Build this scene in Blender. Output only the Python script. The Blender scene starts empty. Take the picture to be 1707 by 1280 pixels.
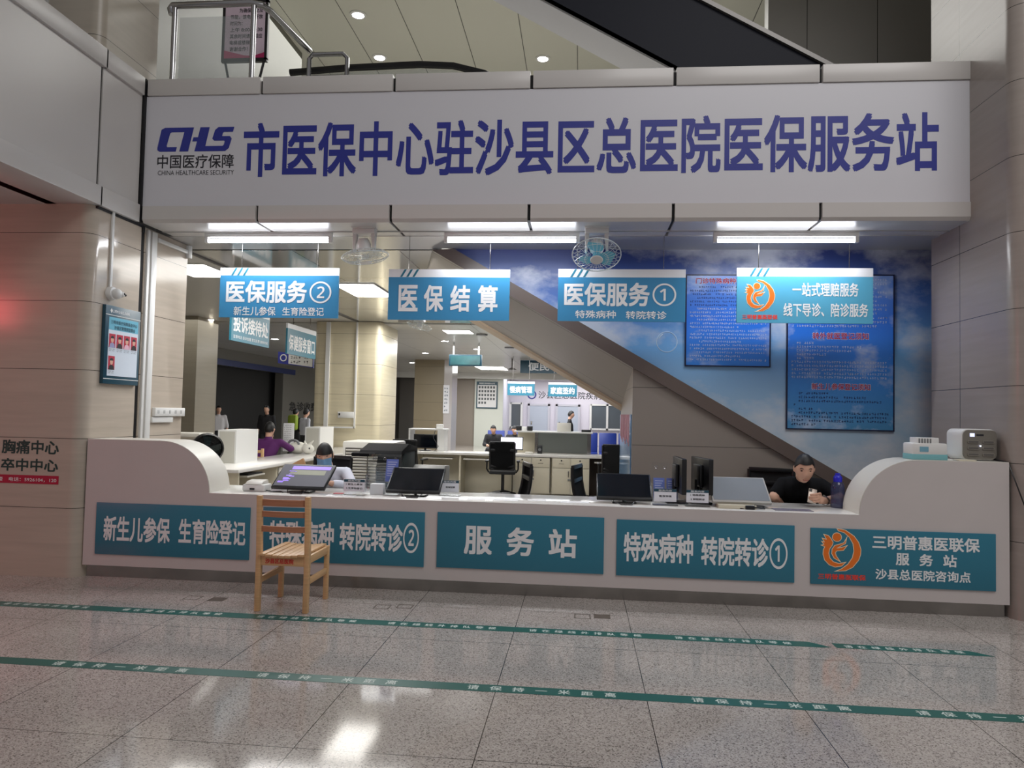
import bpy, bmesh, math, random
from mathutils import Vector, Matrix, Euler
S = bpy.context.scene
COL = S.collection
PI = math.pi
random.seed(7)
# ---------------------------------------------------------------- camera
cam_d = bpy.data.cameras.new('camera'); cam = bpy.data.objects.new('camera', cam_d); COL.objects.link(cam)
cam_d.sensor_width = 36; cam_d.sensor_fit = 'HORIZONTAL'; cam_d.lens = 1222.53 / 1707 * 36
cam_d.clip_start = 0.05; cam_d.clip_end = 200
YAW, PITCH, ROLL = 0.0949301, 0.0393167, 0.0217250
_f = Vector((-math.sin(YAW) * math.cos(PITCH), math.cos(YAW) * math.cos(PITCH), math.sin(PITCH)))
_r0 = Vector((math.cos(YAW), math.sin(YAW), 0)); _u0 = _r0.cross(_f)
_r = _r0 * math.cos(ROLL) + _u0 * math.sin(ROLL); _u = _u0 * math.cos(ROLL) - _r0 * math.sin(ROLL)
_m = Matrix.Identity(4)
for i in range(3):
    _m[i][0] = _r[i]; _m[i][1] = _u[i]; _m[i][2] = -_f[i]
_m.translation = Vector((0, 0, 1.49)); cam.matrix_world = _m
S.camera = cam
# ---------------------------------------------------------------- light and exposure
S.view_settings.view_transform = 'Standard'; S.view_settings.look = 'None'
S.view_settings.gamma = 1.0; S.view_settings.exposure = 0.0; S.view_settings.use_curve_mapping = False
try:
    S.cycles.use_denoising = True; S.cycles.sample_clamp_indirect = 6.0; S.cycles.max_bounces = 7
except Exception: pass
W = bpy.data.worlds.new('world'); S.world = W; W.use_nodes = True
_bg = W.node_tree.nodes['Background']; _bg.inputs[0].default_value = (0.98, 0.95, 0.955, 1); _bg.inputs[1].default_value = 0.24
def area(name, loc, sx, sy, power, col=(1, 1, 1), rot=(0, 0, 0)):
    d = bpy.data.lights.new(name, 'AREA'); d.shape = 'RECTANGLE'; d.size = sx; d.size_y = sy; d.energy = power; d.color = col
    o = bpy.data.objects.new(name, d); COL.objects.link(o); o.location = loc; o.rotation_euler = rot
    return o
area('hall_ceiling_lamp', (3.6, .5, 9.0), 6, 5, 345, (1, .975, .96), (math.radians(14), math.radians(-4), 0))
area('ticker_glow', (-9.5, 1.5, 2.9), 2.5, .4, 42, (1, .10, .12), (math.radians(84), 0, math.radians(-40)))
for _x in (-3.13, -.70, 1.86): area('service_tube_light', (_x, 6.95, 3.12), 1.2, .05, 14, (.93, .96, 1))
area('office_fill', (-1.4, 8.7, 3.19), 5.6, 1.5, 190, (1, .985, .95))  # added fill behind the beam, not a fitting of the ceiling
area('deep_office_fill', (-2.6, 13.6, 3.16), 2.2, .8, 105, (1, .985, .95))  # second added fill, for the deeper part of the office
area('corridor_fill', (-7.5, 14.5, 3.15), 2, 4, 30, (1, .98, .94))  # fill added to brighten the walkers in the corridor
area('far_hall_fill', (-2.5, 19.5, 3.12), 6, 4, 420, (.97, .98, 1))  # added fill that lights the far signs from the front
area('poster_hall_fill', (-4.2, 28.5, 3.1), 3, 3, 170, (1, 1, .97))  # fill added to lift the white poster wall
area('far_room_light', (-.5, 33.5, 3.1), 6, 1.2, 120, (.93, .94, 1))
area('upper_hall_light', (-2, 11.5, 7.5), 8, 3, 240, (1, .99, .95))
# ---------------------------------------------------------------- materials
def lin(c):
    f = lambda v: v / 12.92 if v <= .04045 else ((v + .055) / 1.055) ** 2.4
    return tuple(f(x / 255) for x in c[:3]) + (1,)
MATS = {}
def mat(name, c, rough=.5, metal=0, spec=.5, emit=0, trans=0, coat=0, noise=None, streak=None, joints=None, bump=0, alpha=1):
    """c is an sRGB 0-255 base colour; joints = [(axis, period, offset, width)] gives panel seams in object space"""
    if name in MATS: return MATS[name]
    m = bpy.data.materials.new(name); MATS[name] = m; m.use_nodes = True
    nt = m.node_tree; N = nt.nodes; L = nt.links; b = N['Principled BSDF']
    b.inputs['Base Color'].default_value = lin(c); b.inputs['Roughness'].default_value = rough; b.inputs['Metallic'].default_value = metal
    b.inputs['Specular IOR Level'].default_value = spec; b.inputs['Transmission Weight'].default_value = trans; b.inputs['Coat Weight'].default_value = coat
    b.inputs['Coat Roughness'].default_value = .06; b.inputs['Alpha'].default_value = alpha
    if emit:
        b.inputs['Emission Color'].default_value = lin(c); b.inputs['Emission Strength'].default_value = emit
    src = None
    tc = N.new('ShaderNodeTexCoord')
    if noise or streak:
        sc, amt = (noise or streak)
        mp = N.new('ShaderNodeMapping'); L.new(tc.outputs['Object'], mp.inputs[0])
        mp.inputs['Scale'].default_value = (sc, sc, sc * (14 if streak else 1))
        t = N.new('ShaderNodeTexNoise'); t.inputs['Scale'].default_value = 1; t.inputs['Detail'].default_value = 4; L.new(mp.outputs[0], t.inputs[0])
        mx = N.new('ShaderNodeMix'); mx.data_type = 'RGBA'
        mx.inputs[6].default_value = lin([v * (1 - amt) for v in c]); mx.inputs[7].default_value = lin([min(255, v * (1 + amt)) for v in c])
        L.new(t.outputs[0], mx.inputs[0]); src = mx.outputs[2]
        if bump:
            bp = N.new('ShaderNodeBump'); bp.inputs['Strength'].default_value = bump; bp.inputs['Distance'].default_value = .01
            L.new(t.outputs[0], bp.inputs['Height']); L.new(bp.outputs[0], b.inputs['Normal'])
    if joints:
        sep = N.new('ShaderNodeSeparateXYZ'); L.new(tc.outputs['Object'], sep.inputs[0])
        acc = None
        for ax, per, off, w in joints:
            a = N.new('ShaderNodeMath'); a.operation = 'ADD'; a.inputs[1].default_value = -off + per * 100; L.new(sep.outputs[ax], a.inputs[0])
            k = N.new('ShaderNodeMath'); k.operation = 'MODULO'; k.inputs[1].default_value = per; L.new(a.outputs[0], k.inputs[0])
            q = N.new('ShaderNodeMath'); q.operation = 'LESS_THAN'; q.inputs[1].default_value = w; L.new(k.outputs[0], q.inputs[0])
            if acc is None: acc = q
            else:
                mm = N.new('ShaderNodeMath'); mm.operation = 'MAXIMUM'; L.new(acc.outputs[0], mm.inputs[0]); L.new(q.outputs[0], mm.inputs[1]); acc = mm
        mj = N.new('ShaderNodeMix'); mj.data_type = 'RGBA'; mj.inputs[7].default_value = lin([v * .35 for v in c])
        if src: L.new(src, mj.inputs[6])
        else: mj.inputs[6].default_value = lin(c)
        L.new(acc.outputs[0], mj.inputs[0]); src = mj.outputs[2]
    if src: L.new(src, b.inputs['Base Color'])
    return m
def sky_print(name, stops, cloud=(225, 230, 238), thresh=.52, scale=1.1, rough=.3):
    """printed sky: vertical colour ramp plus cloud shapes (a picture on a wall)"""
    m = bpy.data.materials.new(name); MATS[name] = m; m.use_nodes = True
    nt = m.node_tree; N = nt.nodes; L = nt.links; b = N['Principled BSDF']; b.inputs['Roughness'].default_value = rough
    tc = N.new('ShaderNodeTexCoord'); sep = N.new('ShaderNodeSeparateXYZ'); L.new(tc.outputs['Object'], sep.inputs[0])
    mr = N.new('ShaderNodeMapRange'); z0, z1 = stops[0][0], stops[-1][0]
    mr.inputs[1].default_value = z0; mr.inputs[2].default_value = z1; L.new(sep.outputs[2], mr.inputs[0])
    cr = N.new('ShaderNodeValToRGB'); e = cr.color_ramp.elements
    for i, (z, c) in enumerate(stops):
        p = (z - z0) / (z1 - z0)
        if i < 2: e[i].position = p; e[i].color = lin(c)
        else:
            x = e.new(p); x.color = lin(c)
    L.new(mr.outputs[0], cr.inputs[0])
    mp = N.new('ShaderNodeMapping'); mp.inputs['Scale'].default_value = (scale, scale, scale * 1.6); mp.inputs['Location'].default_value = (3.1, 0, .4); L.new(tc.outputs['Object'], mp.inputs[0])
    t = N.new('ShaderNodeTexNoise'); t.inputs['Scale'].default_value = 1; t.inputs['Detail'].default_value = 8; t.inputs['Roughness'].default_value = .58; L.new(mp.outputs[0], t.inputs[0])
    k = N.new('ShaderNodeMapRange'); k.inputs[1].default_value = thresh; k.inputs[2].default_value = thresh + .16; L.new(t.outputs[0], k.inputs[0])
    k2 = N.new('ShaderNodeMath'); k2.operation = 'MULTIPLY'; k2.inputs[1].default_value = .8; L.new(k.outputs[0], k2.inputs[0])
    mx = N.new('ShaderNodeMix'); mx.data_type = 'RGBA'; mx.inputs[7].default_value = lin(cloud); L.new(cr.outputs[0], mx.inputs[6]); L.new(k2.outputs[0], mx.inputs[0])
    L.new(mx.outputs[2], b.inputs['Base Color']); return m
def terrazzo():
    m = bpy.data.materials.new('terrazzo'); m.use_nodes = True; nt = m.node_tree; N = nt.nodes; L = nt.links; b = N['Principled BSDF']
    b.inputs['Roughness'].default_value = .085; b.inputs['Specular IOR Level'].default_value = .6
    tc = N.new('ShaderNodeTexCoord')
    v = N.new('ShaderNodeTexVoronoi'); v.inputs['Scale'].default_value = 170; L.new(tc.outputs['Object'], v.inputs[0])
    r = N.new('ShaderNodeSeparateColor'); L.new(v.outputs['Color'], r.inputs[0])
    cr = N.new('ShaderNodeValToRGB'); e = cr.color_ramp.elements
    for i, (p, c) in enumerate(((0, (104, 98, 94)), (.10, (136, 130, 124)), (.26, (176, 169, 163)), (.7, (190, 183, 177)), (1, (206, 200, 194)))):
        x = e[i] if i < 2 else e.new(p); x.position = p; x.color = lin(c)
    L.new(r.outputs[0], cr.inputs[0])
    t = N.new('ShaderNodeTexNoise'); t.inputs['Scale'].default_value = 1.3; t.inputs['Detail'].default_value = 3; L.new(tc.outputs['Object'], t.inputs[0])
    k = N.new('ShaderNodeMapRange'); k.inputs[1].default_value = .3; k.inputs[2].default_value = .7; k.inputs[3].default_value = .84; k.inputs[4].default_value = 1.05; L.new(t.outputs[0], k.inputs[0])
    mu = N.new('ShaderNodeMix'); mu.data_type = 'RGBA'; mu.blend_type = 'MULTIPLY'; mu.inputs[0].default_value = 1; L.new(cr.outputs[0], mu.inputs[6]); L.new(k.outputs[0], mu.inputs[7])
    sep = N.new('ShaderNodeSeparateXYZ'); L.new(tc.outputs['Object'], sep.inputs[0]); acc = None
    for ax, off in ((0, -.4325), (1, 4.776)):
        a = N.new('ShaderNodeMath'); a.operation = 'ADD'; a.inputs[1].default_value = 80 - off; L.new(sep.outputs[ax], a.inputs[0])
        q = N.new('ShaderNodeMath'); q.operation = 'MODULO'; q.inputs[1].default_value = .8; L.new(a.outputs[0], q.inputs[0])
        w = N.new('ShaderNodeMath'); w.operation = 'LESS_THAN'; w.inputs[1].default_value = .0045; L.new(q.outputs[0], w.inputs[0])
        if acc: 
            mm = N.new('ShaderNodeMath'); mm.operation = 'MAXIMUM'; L.new(acc.outputs[0], mm.inputs[0]); L.new(w.outputs[0], mm.inputs[1]); acc = mm
        else: acc = w
    mj = N.new('ShaderNodeMix'); mj.data_type = 'RGBA'; mj.inputs[7].default_value = lin((45, 42, 40)); L.new(mu.outputs[2], mj.inputs[6]); L.new(acc.outputs[0], mj.inputs[0])
    L.new(mj.outputs[2], b.inputs['Base Color']); return m
M_TERR = terrazzo()
ZJ = (2, .597, -.011, .005)
M_BEIGE = mat('beige wall tile', (190, 178, 164), .14, streak=(1.6, .07), joints=[ZJ])
M_BEIGE_L = mat('greyish beige tile with long panels', (158, 149, 142), .25, streak=(1.6, .05), joints=[ZJ, (1, 2.0, .76, .007)])
M_CLAD = mat('white metal cladding', (206, 203, 200), .28)
M_BANNER = mat('white banner film', (214, 214, 220), .35)
M_BLACK = mat('black joint', (14, 14, 18), .6)
M_SOFFIT = mat('painted soffit', (205, 204, 202), .4)
M_CEIL = mat('glossy ceiling panel', (196, 194, 186), .07, spec=.9, coat=.6, joints=[(1, 1.65, 7.72, .02), (0, 1.2, -4.4, .012)])
M_CEILF = mat('far ceiling panel', (186, 186, 180), .3, joints=[(1, 1.2, .3, .01), (0, 1.2, .2, .01)])
M_UPCEIL = mat('upper ceiling panel', (216, 216, 206), .3, joints=[(0, .9, -1.98, .012)])
M_WHITE = mat('white plastic', (226, 226, 224), .35)
M_OFFW = mat('off white laminate', (218, 215, 206), .3)
M_CREAM = mat('cream laminate', (214, 207, 186), .35)
M_COUNTER = mat('pale counter stone', (205, 198, 196), .25, noise=(3, .02))
M_TOP = mat('white counter top', (232, 230, 226), .12)
M_STEEL = mat('brushed steel', (150, 146, 142), .22, metal=1, noise=(4, .2))
M_CHROME = mat('railing steel', (170, 170, 172), .16, metal=1)
M_TEAL = mat('teal sign panel', (48, 122, 146), .35)
M_TEAL2 = mat('bright teal sign panel', (64, 142, 190), .3)
M_TEALD = mat('dark teal', (32, 74, 92), .35)
M_LETW = mat('white lettering', (236, 238, 240), .4)
M_NAVY = mat('navy lettering', (44, 52, 146), .4)
M_DARK = mat('dark printed lettering', (30, 30, 40), .5)
M_RED = mat('red lettering', (205, 40, 40), .5)
M_REDB = mat('bright red lettering', (238, 66, 48), .5)
M_ORANGE = mat('orange print', (238, 120, 36), .4)
M_CREAMLINE = mat('cream outline print', (250, 226, 190), .4)
M_GREEN = mat('dark green lettering', (16, 62, 58), .4)
M_TAPE = mat('green floor tape', (26, 98, 90), .3)
M_TAPEB = mat('worn floor tape lettering', (206, 220, 214), .5)
M_WOOD = mat('pale rubber wood', (208, 168, 122), .4, streak=(6, .10))
M_WOOD_SHADE = mat('shaded rubber wood', (172, 118, 88), .4, streak=(6, .14))  # back slats: shade and reflection put into the wood colour
M_MATTE = mat('matte black', (16, 16, 18), .8, spec=.2)
M_BLK = mat('black plastic', (20, 20, 23), .35)
M_BLKM = mat('black mesh fabric', (26, 27, 30), .8)
M_SCREEN = mat('dark screen', (10, 14, 22), .12)
M_GLASS = mat('clear acrylic', (235, 240, 245), .05, trans=1, spec=.4, alpha=.35)
M_TUBE = mat('lit tube', (244, 247, 255), .4, emit=12)
M_LAMP = mat('lit ceiling panel', (255, 252, 244), .4, emit=7)
M_DOWN = mat('lit downlight', (255, 255, 255), .4, emit=14)
M_GREY = mat('grey plastic', (120, 122, 124), .4)
M_DGREY = mat('dark grey panel', (96, 93, 90), .35)
M_STEELGLASS = mat('dark navy panel', (26, 29, 40), .5, spec=.2)
# ---------------------------------------------------------------- builders
def tag(o, label=None, cat=None, group=None, kind=None):
    if label: o['label'] = label
    if cat: o['category'] = cat
    if group: o['group'] = group
    if kind: o['kind'] = kind
    return o
def thing(name, label, cat, loc=(0, 0, 0), group=None):
    o = bpy.data.objects.new(name, None); COL.objects.link(o); o.location = loc; o.empty_display_size = .1
    return tag(o, label, cat, group)
def link(name, me, m, parent=None, wp=True):
    o = bpy.data.objects.new(name, me); COL.objects.link(o)
    if m is not None:
        me.materials.clear(); me.materials.append(m)
    if parent is not None:
        o.parent = parent
        if wp and parent.parent is None: o.matrix_parent_inverse = Matrix.Translation(-parent.location)
    return o
class MB:
    def __init__(s): s.bm = bmesh.new()
    def _add(s, vs, fs, M=None):
        n = [s.bm.verts.new(M @ Vector(v) if M else v) for v in vs]
        for f in fs:
            try: s.bm.faces.new([n[i] for i in f])
            except ValueError: pass
        return n
    def box(s, x0, x1, y0, y1, z0, z1, bev=0, M=None, seg=2):
        b = bmesh.new(); vs = [b.verts.new((x, y, z)) for x in (x0, x1) for y in (y0, y1) for z in (z0, z1)]
        for f in ((0, 1, 3, 2), (4, 6, 7, 5), (0, 4, 5, 1), (2, 3, 7, 6), (0, 2, 6, 4), (1, 5, 7, 3)): b.faces.new([vs[i] for i in f])
        if bev: bmesh.ops.bevel(b, geom=b.edges[:], offset=bev, segments=seg, affect='EDGES', profile=.5)
        b.verts.index_update(); s._add([v.co.copy() for v in b.verts], [[v.index for v in f.verts] for f in b.faces], M); b.free(); return s
    def tube(s, pts, r, n=8, rs=None, cap=True, M=None):
        pts = [Vector(p) for p in pts]; rings = []; up = None; vs = []
        for i, p in enumerate(pts):
            d = (pts[min(i + 1, len(pts) - 1)] - pts[max(i - 1, 0)]).normalized()
            a = Vector((0, 0, 1)) if abs(d.z) < .95 else Vector((1, 0, 0))
            if up is not None and (up - d * up.dot(d)).length > 1e-3: a = up
            u = (a - d * a.dot(d)).normalized(); up = u; w = d.cross(u); rr = rs[i] if rs else r
            vs += [p + (u * math.cos(2 * PI * k / n) + w * math.sin(2 * PI * k / n)) * rr for k in range(n)]
        fs = [[i * n + k, i * n + (k + 1) % n, (i + 1) * n + (k + 1) % n, (i + 1) * n + k] for i in range(len(pts) - 1) for k in range(n)]
        if cap: fs += [list(range(n))[::-1], [(len(pts) - 1) * n + k for k in range(n)]]
        s._add(vs, fs, M); return s
    def lathe(s, prof, n=24, M=None):
        vs = [(r * math.cos(2 * PI * k / n), r * math.sin(2 * PI * k / n), z) for r, z in prof for k in range(n)]
        fs = [[i * n + k, i * n + (k + 1) % n, (i + 1) * n + (k + 1) % n, (i + 1) * n + k] for i in range(len(prof) - 1) for k in range(n)]
        ring = abs(prof[0][0] - prof[-1][0]) < 1e-6 and prof[0][0] > 1e-6
        if ring: fs += [[(len(prof) - 1) * n + k, (len(prof) - 1) * n + (k + 1) % n, (k + 1) % n, k] for k in range(n)]
        if prof[0][0] > 1e-6 and not ring: fs.append(list(range(n))[::-1])
        if prof[-1][0] > 1e-6 and not ring: fs.append([(len(prof) - 1) * n + k for k in range(n)])
        s._add(vs, fs, M); return s
    def prism(s, poly, t0, t1, ax='Y', bev=0):
        """extrude a 2-D outline along an axis: ax Y takes (x,z), X takes (y,z), Z takes (x,y)"""
        f = {'Y': lambda a, b, t: (a, t, b), 'X': lambda a, b, t: (t, a, b), 'Z': lambda a, b, t: (a, b, t)}[ax]; n = len(poly)
        b = bmesh.new(); v0 = [b.verts.new(f(p[0], p[1], t0)) for p in poly]; v1 = [b.verts.new(f(p[0], p[1], t1)) for p in poly]
        b.faces.new(v0); b.faces.new(v1[::-1])
        for i in range(n): b.faces.new((v0[i], v1[i], v1[(i + 1) % n], v0[(i + 1) % n]))
        bmesh.ops.recalc_face_normals(b, faces=b.faces)
        if bev: bmesh.ops.bevel(b, geom=b.edges[:], offset=bev, segments=2, affect='EDGES', profile=.5)
        b.verts.index_update(); s._add([v.co.copy() for v in b.verts], [[v.index for v in q.verts] for q in b.faces]); b.free(); return s
    def ball(s, c, r, nu=16, nv=10, M=None):
        r = r if isinstance(r, (tuple, list)) else (r, r, r)
        vs = [(c[0] + r[0] * math.sin(PI * j / nv) * math.cos(2 * PI * i / nu), c[1] + r[1] * math.sin(PI * j / nv) * math.sin(2 * PI * i / nu), c[2] + r[2] * math.cos(PI * j / nv)) for j in range(1, nv) for i in range(nu)]
        vs += [(c[0], c[1], c[2] + r[2]), (c[0], c[1], c[2] - r[2])]; T = len(vs) - 2
        fs = [[j * nu + i, j * nu + (i + 1) % nu, (j + 1) * nu + (i + 1) % nu, (j + 1) * nu + i] for j in range(nv - 2) for i in range(nu)]
        fs += [[T, (i + 1) % nu, i] for i in range(nu)] + [[T + 1, (nv - 2) * nu + i, (nv - 2) * nu + (i + 1) % nu] for i in range(nu)]
        s._add(vs, fs, M); return s
    def quad(s, a, b, c, d): s._add([a, b, c, d], [[0, 1, 2, 3]]); return s
    def mesh(s, name, smooth=35):
        bmesh.ops.recalc_face_normals(s.bm, faces=s.bm.faces)
        me = bpy.data.meshes.new(name); s.bm.to_mesh(me); s.bm.free()
        if smooth:
            for p in me.polygons: p.use_smooth = True
            me.set_sharp_from_angle(angle=math.radians(smooth))
        return me
    def done(s, name, m, parent=None, smooth=35, wp=True): return link(name, s.mesh(name, smooth), m, parent, wp)
def struct(name, mb, m, smooth=35): return tag(mb.done(name, m, None, smooth), kind='structure')
def solo(name, mb, m, label, cat, group=None, smooth=35): return tag(mb.done(name, m, None, smooth), label, cat, group)
def copy_tree(o, loc=None, label=None, rz=None):
    r = o.copy(); COL.objects.link(r)
    for c in list(o.children):
        d = c.copy(); COL.objects.link(d); d.parent = r
        for g in list(c.children):
            k = g.copy(); COL.objects.link(k); k.parent = d
    if loc is not None: r.location = loc
    if rz is not None: r.rotation_euler = (0, 0, rz)
    if label: r['label'] = label
    return r
# lettering: glyph outlines become flat meshes fitted to a box on a plane
AX = {'-Y': ((1, 0, 0), (0, 0, 1), (0, -1, 0)), '+X': ((0, 1, 0), (0, 0, 1), (1, 0, 0)), '+Z': ((1, 0, 0), (0, 1, 0), (0, 0, 1)), '+Y': ((-1, 0, 0), (0, 0, 1), (0, 1, 0))}
_tc = bpy.data.curves.new('glyphs', 'FONT'); _to = bpy.data.objects.new('glyphs', _tc); COL.objects.link(_to)
def glyphs(body, bold=.02, ext=0, spacing=1):
    """outline glyphs as a flat mesh; heavier weights come from shifted copies of the same outlines"""
    _tc.body = body; _tc.resolution_u = 3; _tc.fill_mode = 'BOTH'
    dg = bpy.context.evaluated_depsgraph_get(); dg.update()
    me = bpy.data.meshes.new_from_object(_to.evaluated_get(dg))
    if bold:
        vs = [v.co.copy() for v in me.vertices]; fs = [list(p.vertices) for p in me.polygons]; n = len(vs); V = []; F = []
        k = bold * .8
        for i, (dx, dy) in enumerate(((0, 0), (k, k), (-k, k), (k, -k), (-k, -k))):
            V += [(v.x + dx, v.y + dy, i * 1e-5) for v in vs]; F += [[j + n * i for j in f] for f in fs]
        bpy.data.meshes.remove(me); me = bpy.data.meshes.new('lettering'); me.from_pydata(V, [], F)
    return me
def place(me, O, u, v, n, a0, a1, b0, b1, lift=.0015, skew=0):
    xs = [p.co.x for p in me.vertices]; ys = [p.co.y for p in me.vertices]
    x0, x1, y0, y1 = min(xs), max(xs), min(ys), max(ys); O = Vector(O); u = Vector(u); v = Vector(v); n = Vector(n)
    for p in me.vertices:
        fx = (p.co.x - x0) / (x1 - x0); fy = (p.co.y - y0) / (y1 - y0) if y1 > y0 else .5
        p.co = O + u * (a0 + (a1 - a0) * fx) + v * (b0 + (b1 - b0) * fy) + n * (lift + max(p.co.z, 0))
    return me
def text(parent, body, m, a0, a1, b0, b1, at, face='-Y', bold=.02, name='lettering', lift=.0015, ext=0, axes=None):
    """a0..a1 along the reading direction, b0..b1 upwards, at = position of the plane along its normal"""
    u, v, n = axes or AX[face]; me = glyphs(body, bold, ext)
    O = (0, at, 0) if face in ('-Y', '+Y') else (at, 0, 0) if face == '+X' else (0, 0, at)
    if axes: O = at
    if face == '+Y': a0, a1 = -a1, -a0
    place(me, O, u, v, n, a0, a1, b0, b1, lift)
    me.name = name
    return link(name, me, m, parent)
def shapes(parent, polys, m, tf, at, name, grow=0, lift=.002, face='-Y'):
    """flat printed shapes from outlines; tf maps an outline point to plane coordinates"""
    cu = bpy.data.curves.new(name, 'CURVE'); cu.dimensions = '2D'; cu.fill_mode = 'BOTH'; cu.offset = grow
    for P in polys:
        sp = cu.splines.new('POLY'); Q = [tf(*p) for p in P]; sp.points.add(len(Q) - 1); sp.use_cyclic_u = True
        for i, q in enumerate(Q): sp.points[i].co = (q[0], q[1], 0, 1)
    o = bpy.data.objects.new(name, cu); COL.objects.link(o)
    dg = bpy.context.evaluated_depsgraph_get(); dg.update(); me = bpy.data.meshes.new_from_object(o.evaluated_get(dg)); bpy.data.objects.remove(o)
    u, v, n = [Vector(k) for k in AX[face]]; O = Vector((0, at, 0)) if face == '-Y' else Vector((at, 0, 0)) if face == '+X' else Vector((0, 0, at))
    for p in me.vertices: p.co = O + u * p.co.x + v * p.co.y + n * lift
    return link(name, me, m, parent)
def scribble(parent, rows, m, at, face='-Y', name='small_print', lift=.0016, size=None):
    """rows of tiny printed marks: (a0, a1, b, char_height); too small to read in the photograph"""
    mb = MB(); u, v, n = [Vector(k) for k in AX[face]]; O = Vector((0, at, 0)) if face == '-Y' else Vector((at, 0, 0)) if face == '+X' else Vector((0, 0, at))
    O = O + n * lift; rnd = random.Random(len(rows) * 7 + 1)
    def q(a0, a1, b0, b1): mb.quad(*[O + u * a + v * b for a, b in ((a0, b0), (a1, b0), (a1, b1), (a0, b1))])
    for a0, a1, b, hgt in rows:
        x = a0; w = hgt * .8
        while x + w < a1:
            if rnd.random() > .06:
                t = hgt * .16
                for k in range(2): 
                    yy = b + rnd.random() * (hgt - t); q(x + rnd.random() * w * .2, x + w * (.7 + .3 * rnd.random()), yy, yy + t)
                xx = x + rnd.random() * (w - t); q(xx, xx + t, b + hgt * .1 * rnd.random(), b + hgt)
            x += w * 1.28
    return mb.done(name, m, parent, 0)
def pick_cat(): pass
# ================================================================ the setting
struct('floor', MB().box(-14, 12, -10, 37, -.12, 0), M_TERR, 0)
def arc(cx, cy, r, a0, a1, n=8): return [(cx + r * math.cos(a0 + (a1 - a0) * i / n), cy + r * math.sin(a0 + (a1 - a0) * i / n)) for i in range(n + 1)]
# left column (front face, rounded corner, side face) and the wall stub behind it
colL = [(-14, 5.94)] + arc(-4.375, 6.05, .11, -PI / 2, 0) + [(-4.265, 6.66), (-14, 6.66)]
struct('wall_left', MB().prism(colL, 0, 3.23, 'Z'), M_BEIGE)
struct('wall_left_upper', MB().prism([(-5.1, 5.99)] + arc(-4.40, 6.09, .10, -PI / 2, 0) + [(-4.30, 6.85), (-5.1, 6.85)], 4.45, 7.6, 'Z'), mat('beige upper tile', (178, 170, 156), .3, streak=(1.4, .06), joints=[ZJ]))
struct('trim_1', MB().box(-4.36, -4.275, 6.66, 6.72, 0, 3.23), M_BLACK, 0)
struct('wall_left_end', MB().box(-9, -4.265, 6.72, 7.5, 0, 3.22), M_BEIGE)
# right column, full height
colR = [(14, 5.92), (14, 7.29), (3.30, 7.29)] + [(3.30, 6.06)] + arc(3.43, 6.05, .13, PI, 1.5 * PI)
struct('wall_right', MB().prism(colR, 0, 7.6, 'Z'), M_BEIGE_L)
# left overhang: panels along the gallery edge
for k, (y0, y1) in enumerate(((1.2, 2.0), (2.03, 5.955), (5.985, 6.56))):
    struct('beam_left', MB().box(-4.6, -4.25, y0, y1, 3.40, 4.457), M_CLAD, 0)
    struct('trim_2', MB().box(-4.7, -4.225, y0, y1 + .058 * (k == 1), 4.457, 4.628, .006), M_CLAD)
    struct('trim_3', MB().box(-4.7, -4.225, y0, y1 + .058 * (k == 1), 3.23, 3.40, .006), M_CLAD)
struct('trim_4', MB().box(-4.6, -4.262, 1.2, 6.6, 3.25, 4.60), M_BLACK, 0)
struct('ceiling_left', MB().box(-14, -4.6, 1.2, 5.95, 3.23, 3.40), M_SOFFIT, 0)
# banner beam: metal cladding bands above and below, black joints between the pieces
xs = [-4.225, -3.075, -1.79, -.506, .785, 2.055, 3.325]
struct('beam_front', MB().box(-4.24, 3.33, 6.62, 7.05, 3.25, 4.60), M_BLACK, 0)
for i in range(6):
    a, b = xs[i] + .014, xs[i + 1] - .014
    struct('trim_5', MB().box(a, b, 6.575, 7.05, 4.462, 4.622, .004), M_CLAD)
    struct('trim_6', MB().prism([(6.575, 3.388), (6.575, 3.26), (6.60, 3.23), (7.12, 3.23), (7.12, 3.25), (6.63, 3.25), (6.63, 3.388)], a, b, 'X'), M_CLAD)
struct('trim_7', MB().box(3.32, 3.345, 6.565, 7.1, 3.24, 3.39).box(3.32, 3.345, 6.565, 7.05, 4.455, 4.625), M_BLACK, 0)
struct('ceiling_service', MB().box(-4.40, 3.6, 7.12, 7.70, 3.225, 3.32).box(-4.22, 3.3, 6.93, 6.945, 3.222, 3.24), mat('service ceiling', (190, 190, 190), .12, spec=.8), 0)
# mural wall behind the service desk, above the escalator line
ESL = lambda x, off=0: 2.877 + off - .571 * (x + .779)      # upper edge of the stringer
M_MURAL = sky_print('sky mural', [(.8, (176, 192, 204)), (1.5, (166, 200, 226)), (2.2, (118, 178, 232)), (2.7, (86, 124, 196)), (3.25, (42, 54, 120))], (222, 226, 232), .46, 1.0)
struct('wall_mural', MB().prism([(-1.4, 3.24), (3.75, 3.24), (3.75, 0), (2.3, 0), (2.3, ESL(2.3, -.05)), (-1.4, ESL(-1.4, -.05))], 7.70, 7.75), M_MURAL, 0)
struct('wall_stair', MB().prism([(.527, 0), (4.2, 0), (2.6, .84), (.527, ESL(.527, -.12))], 7.69, 9.88), mat('grey stair wall', (146, 138, 130), .35, joints=[ZJ]), 0)
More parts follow.
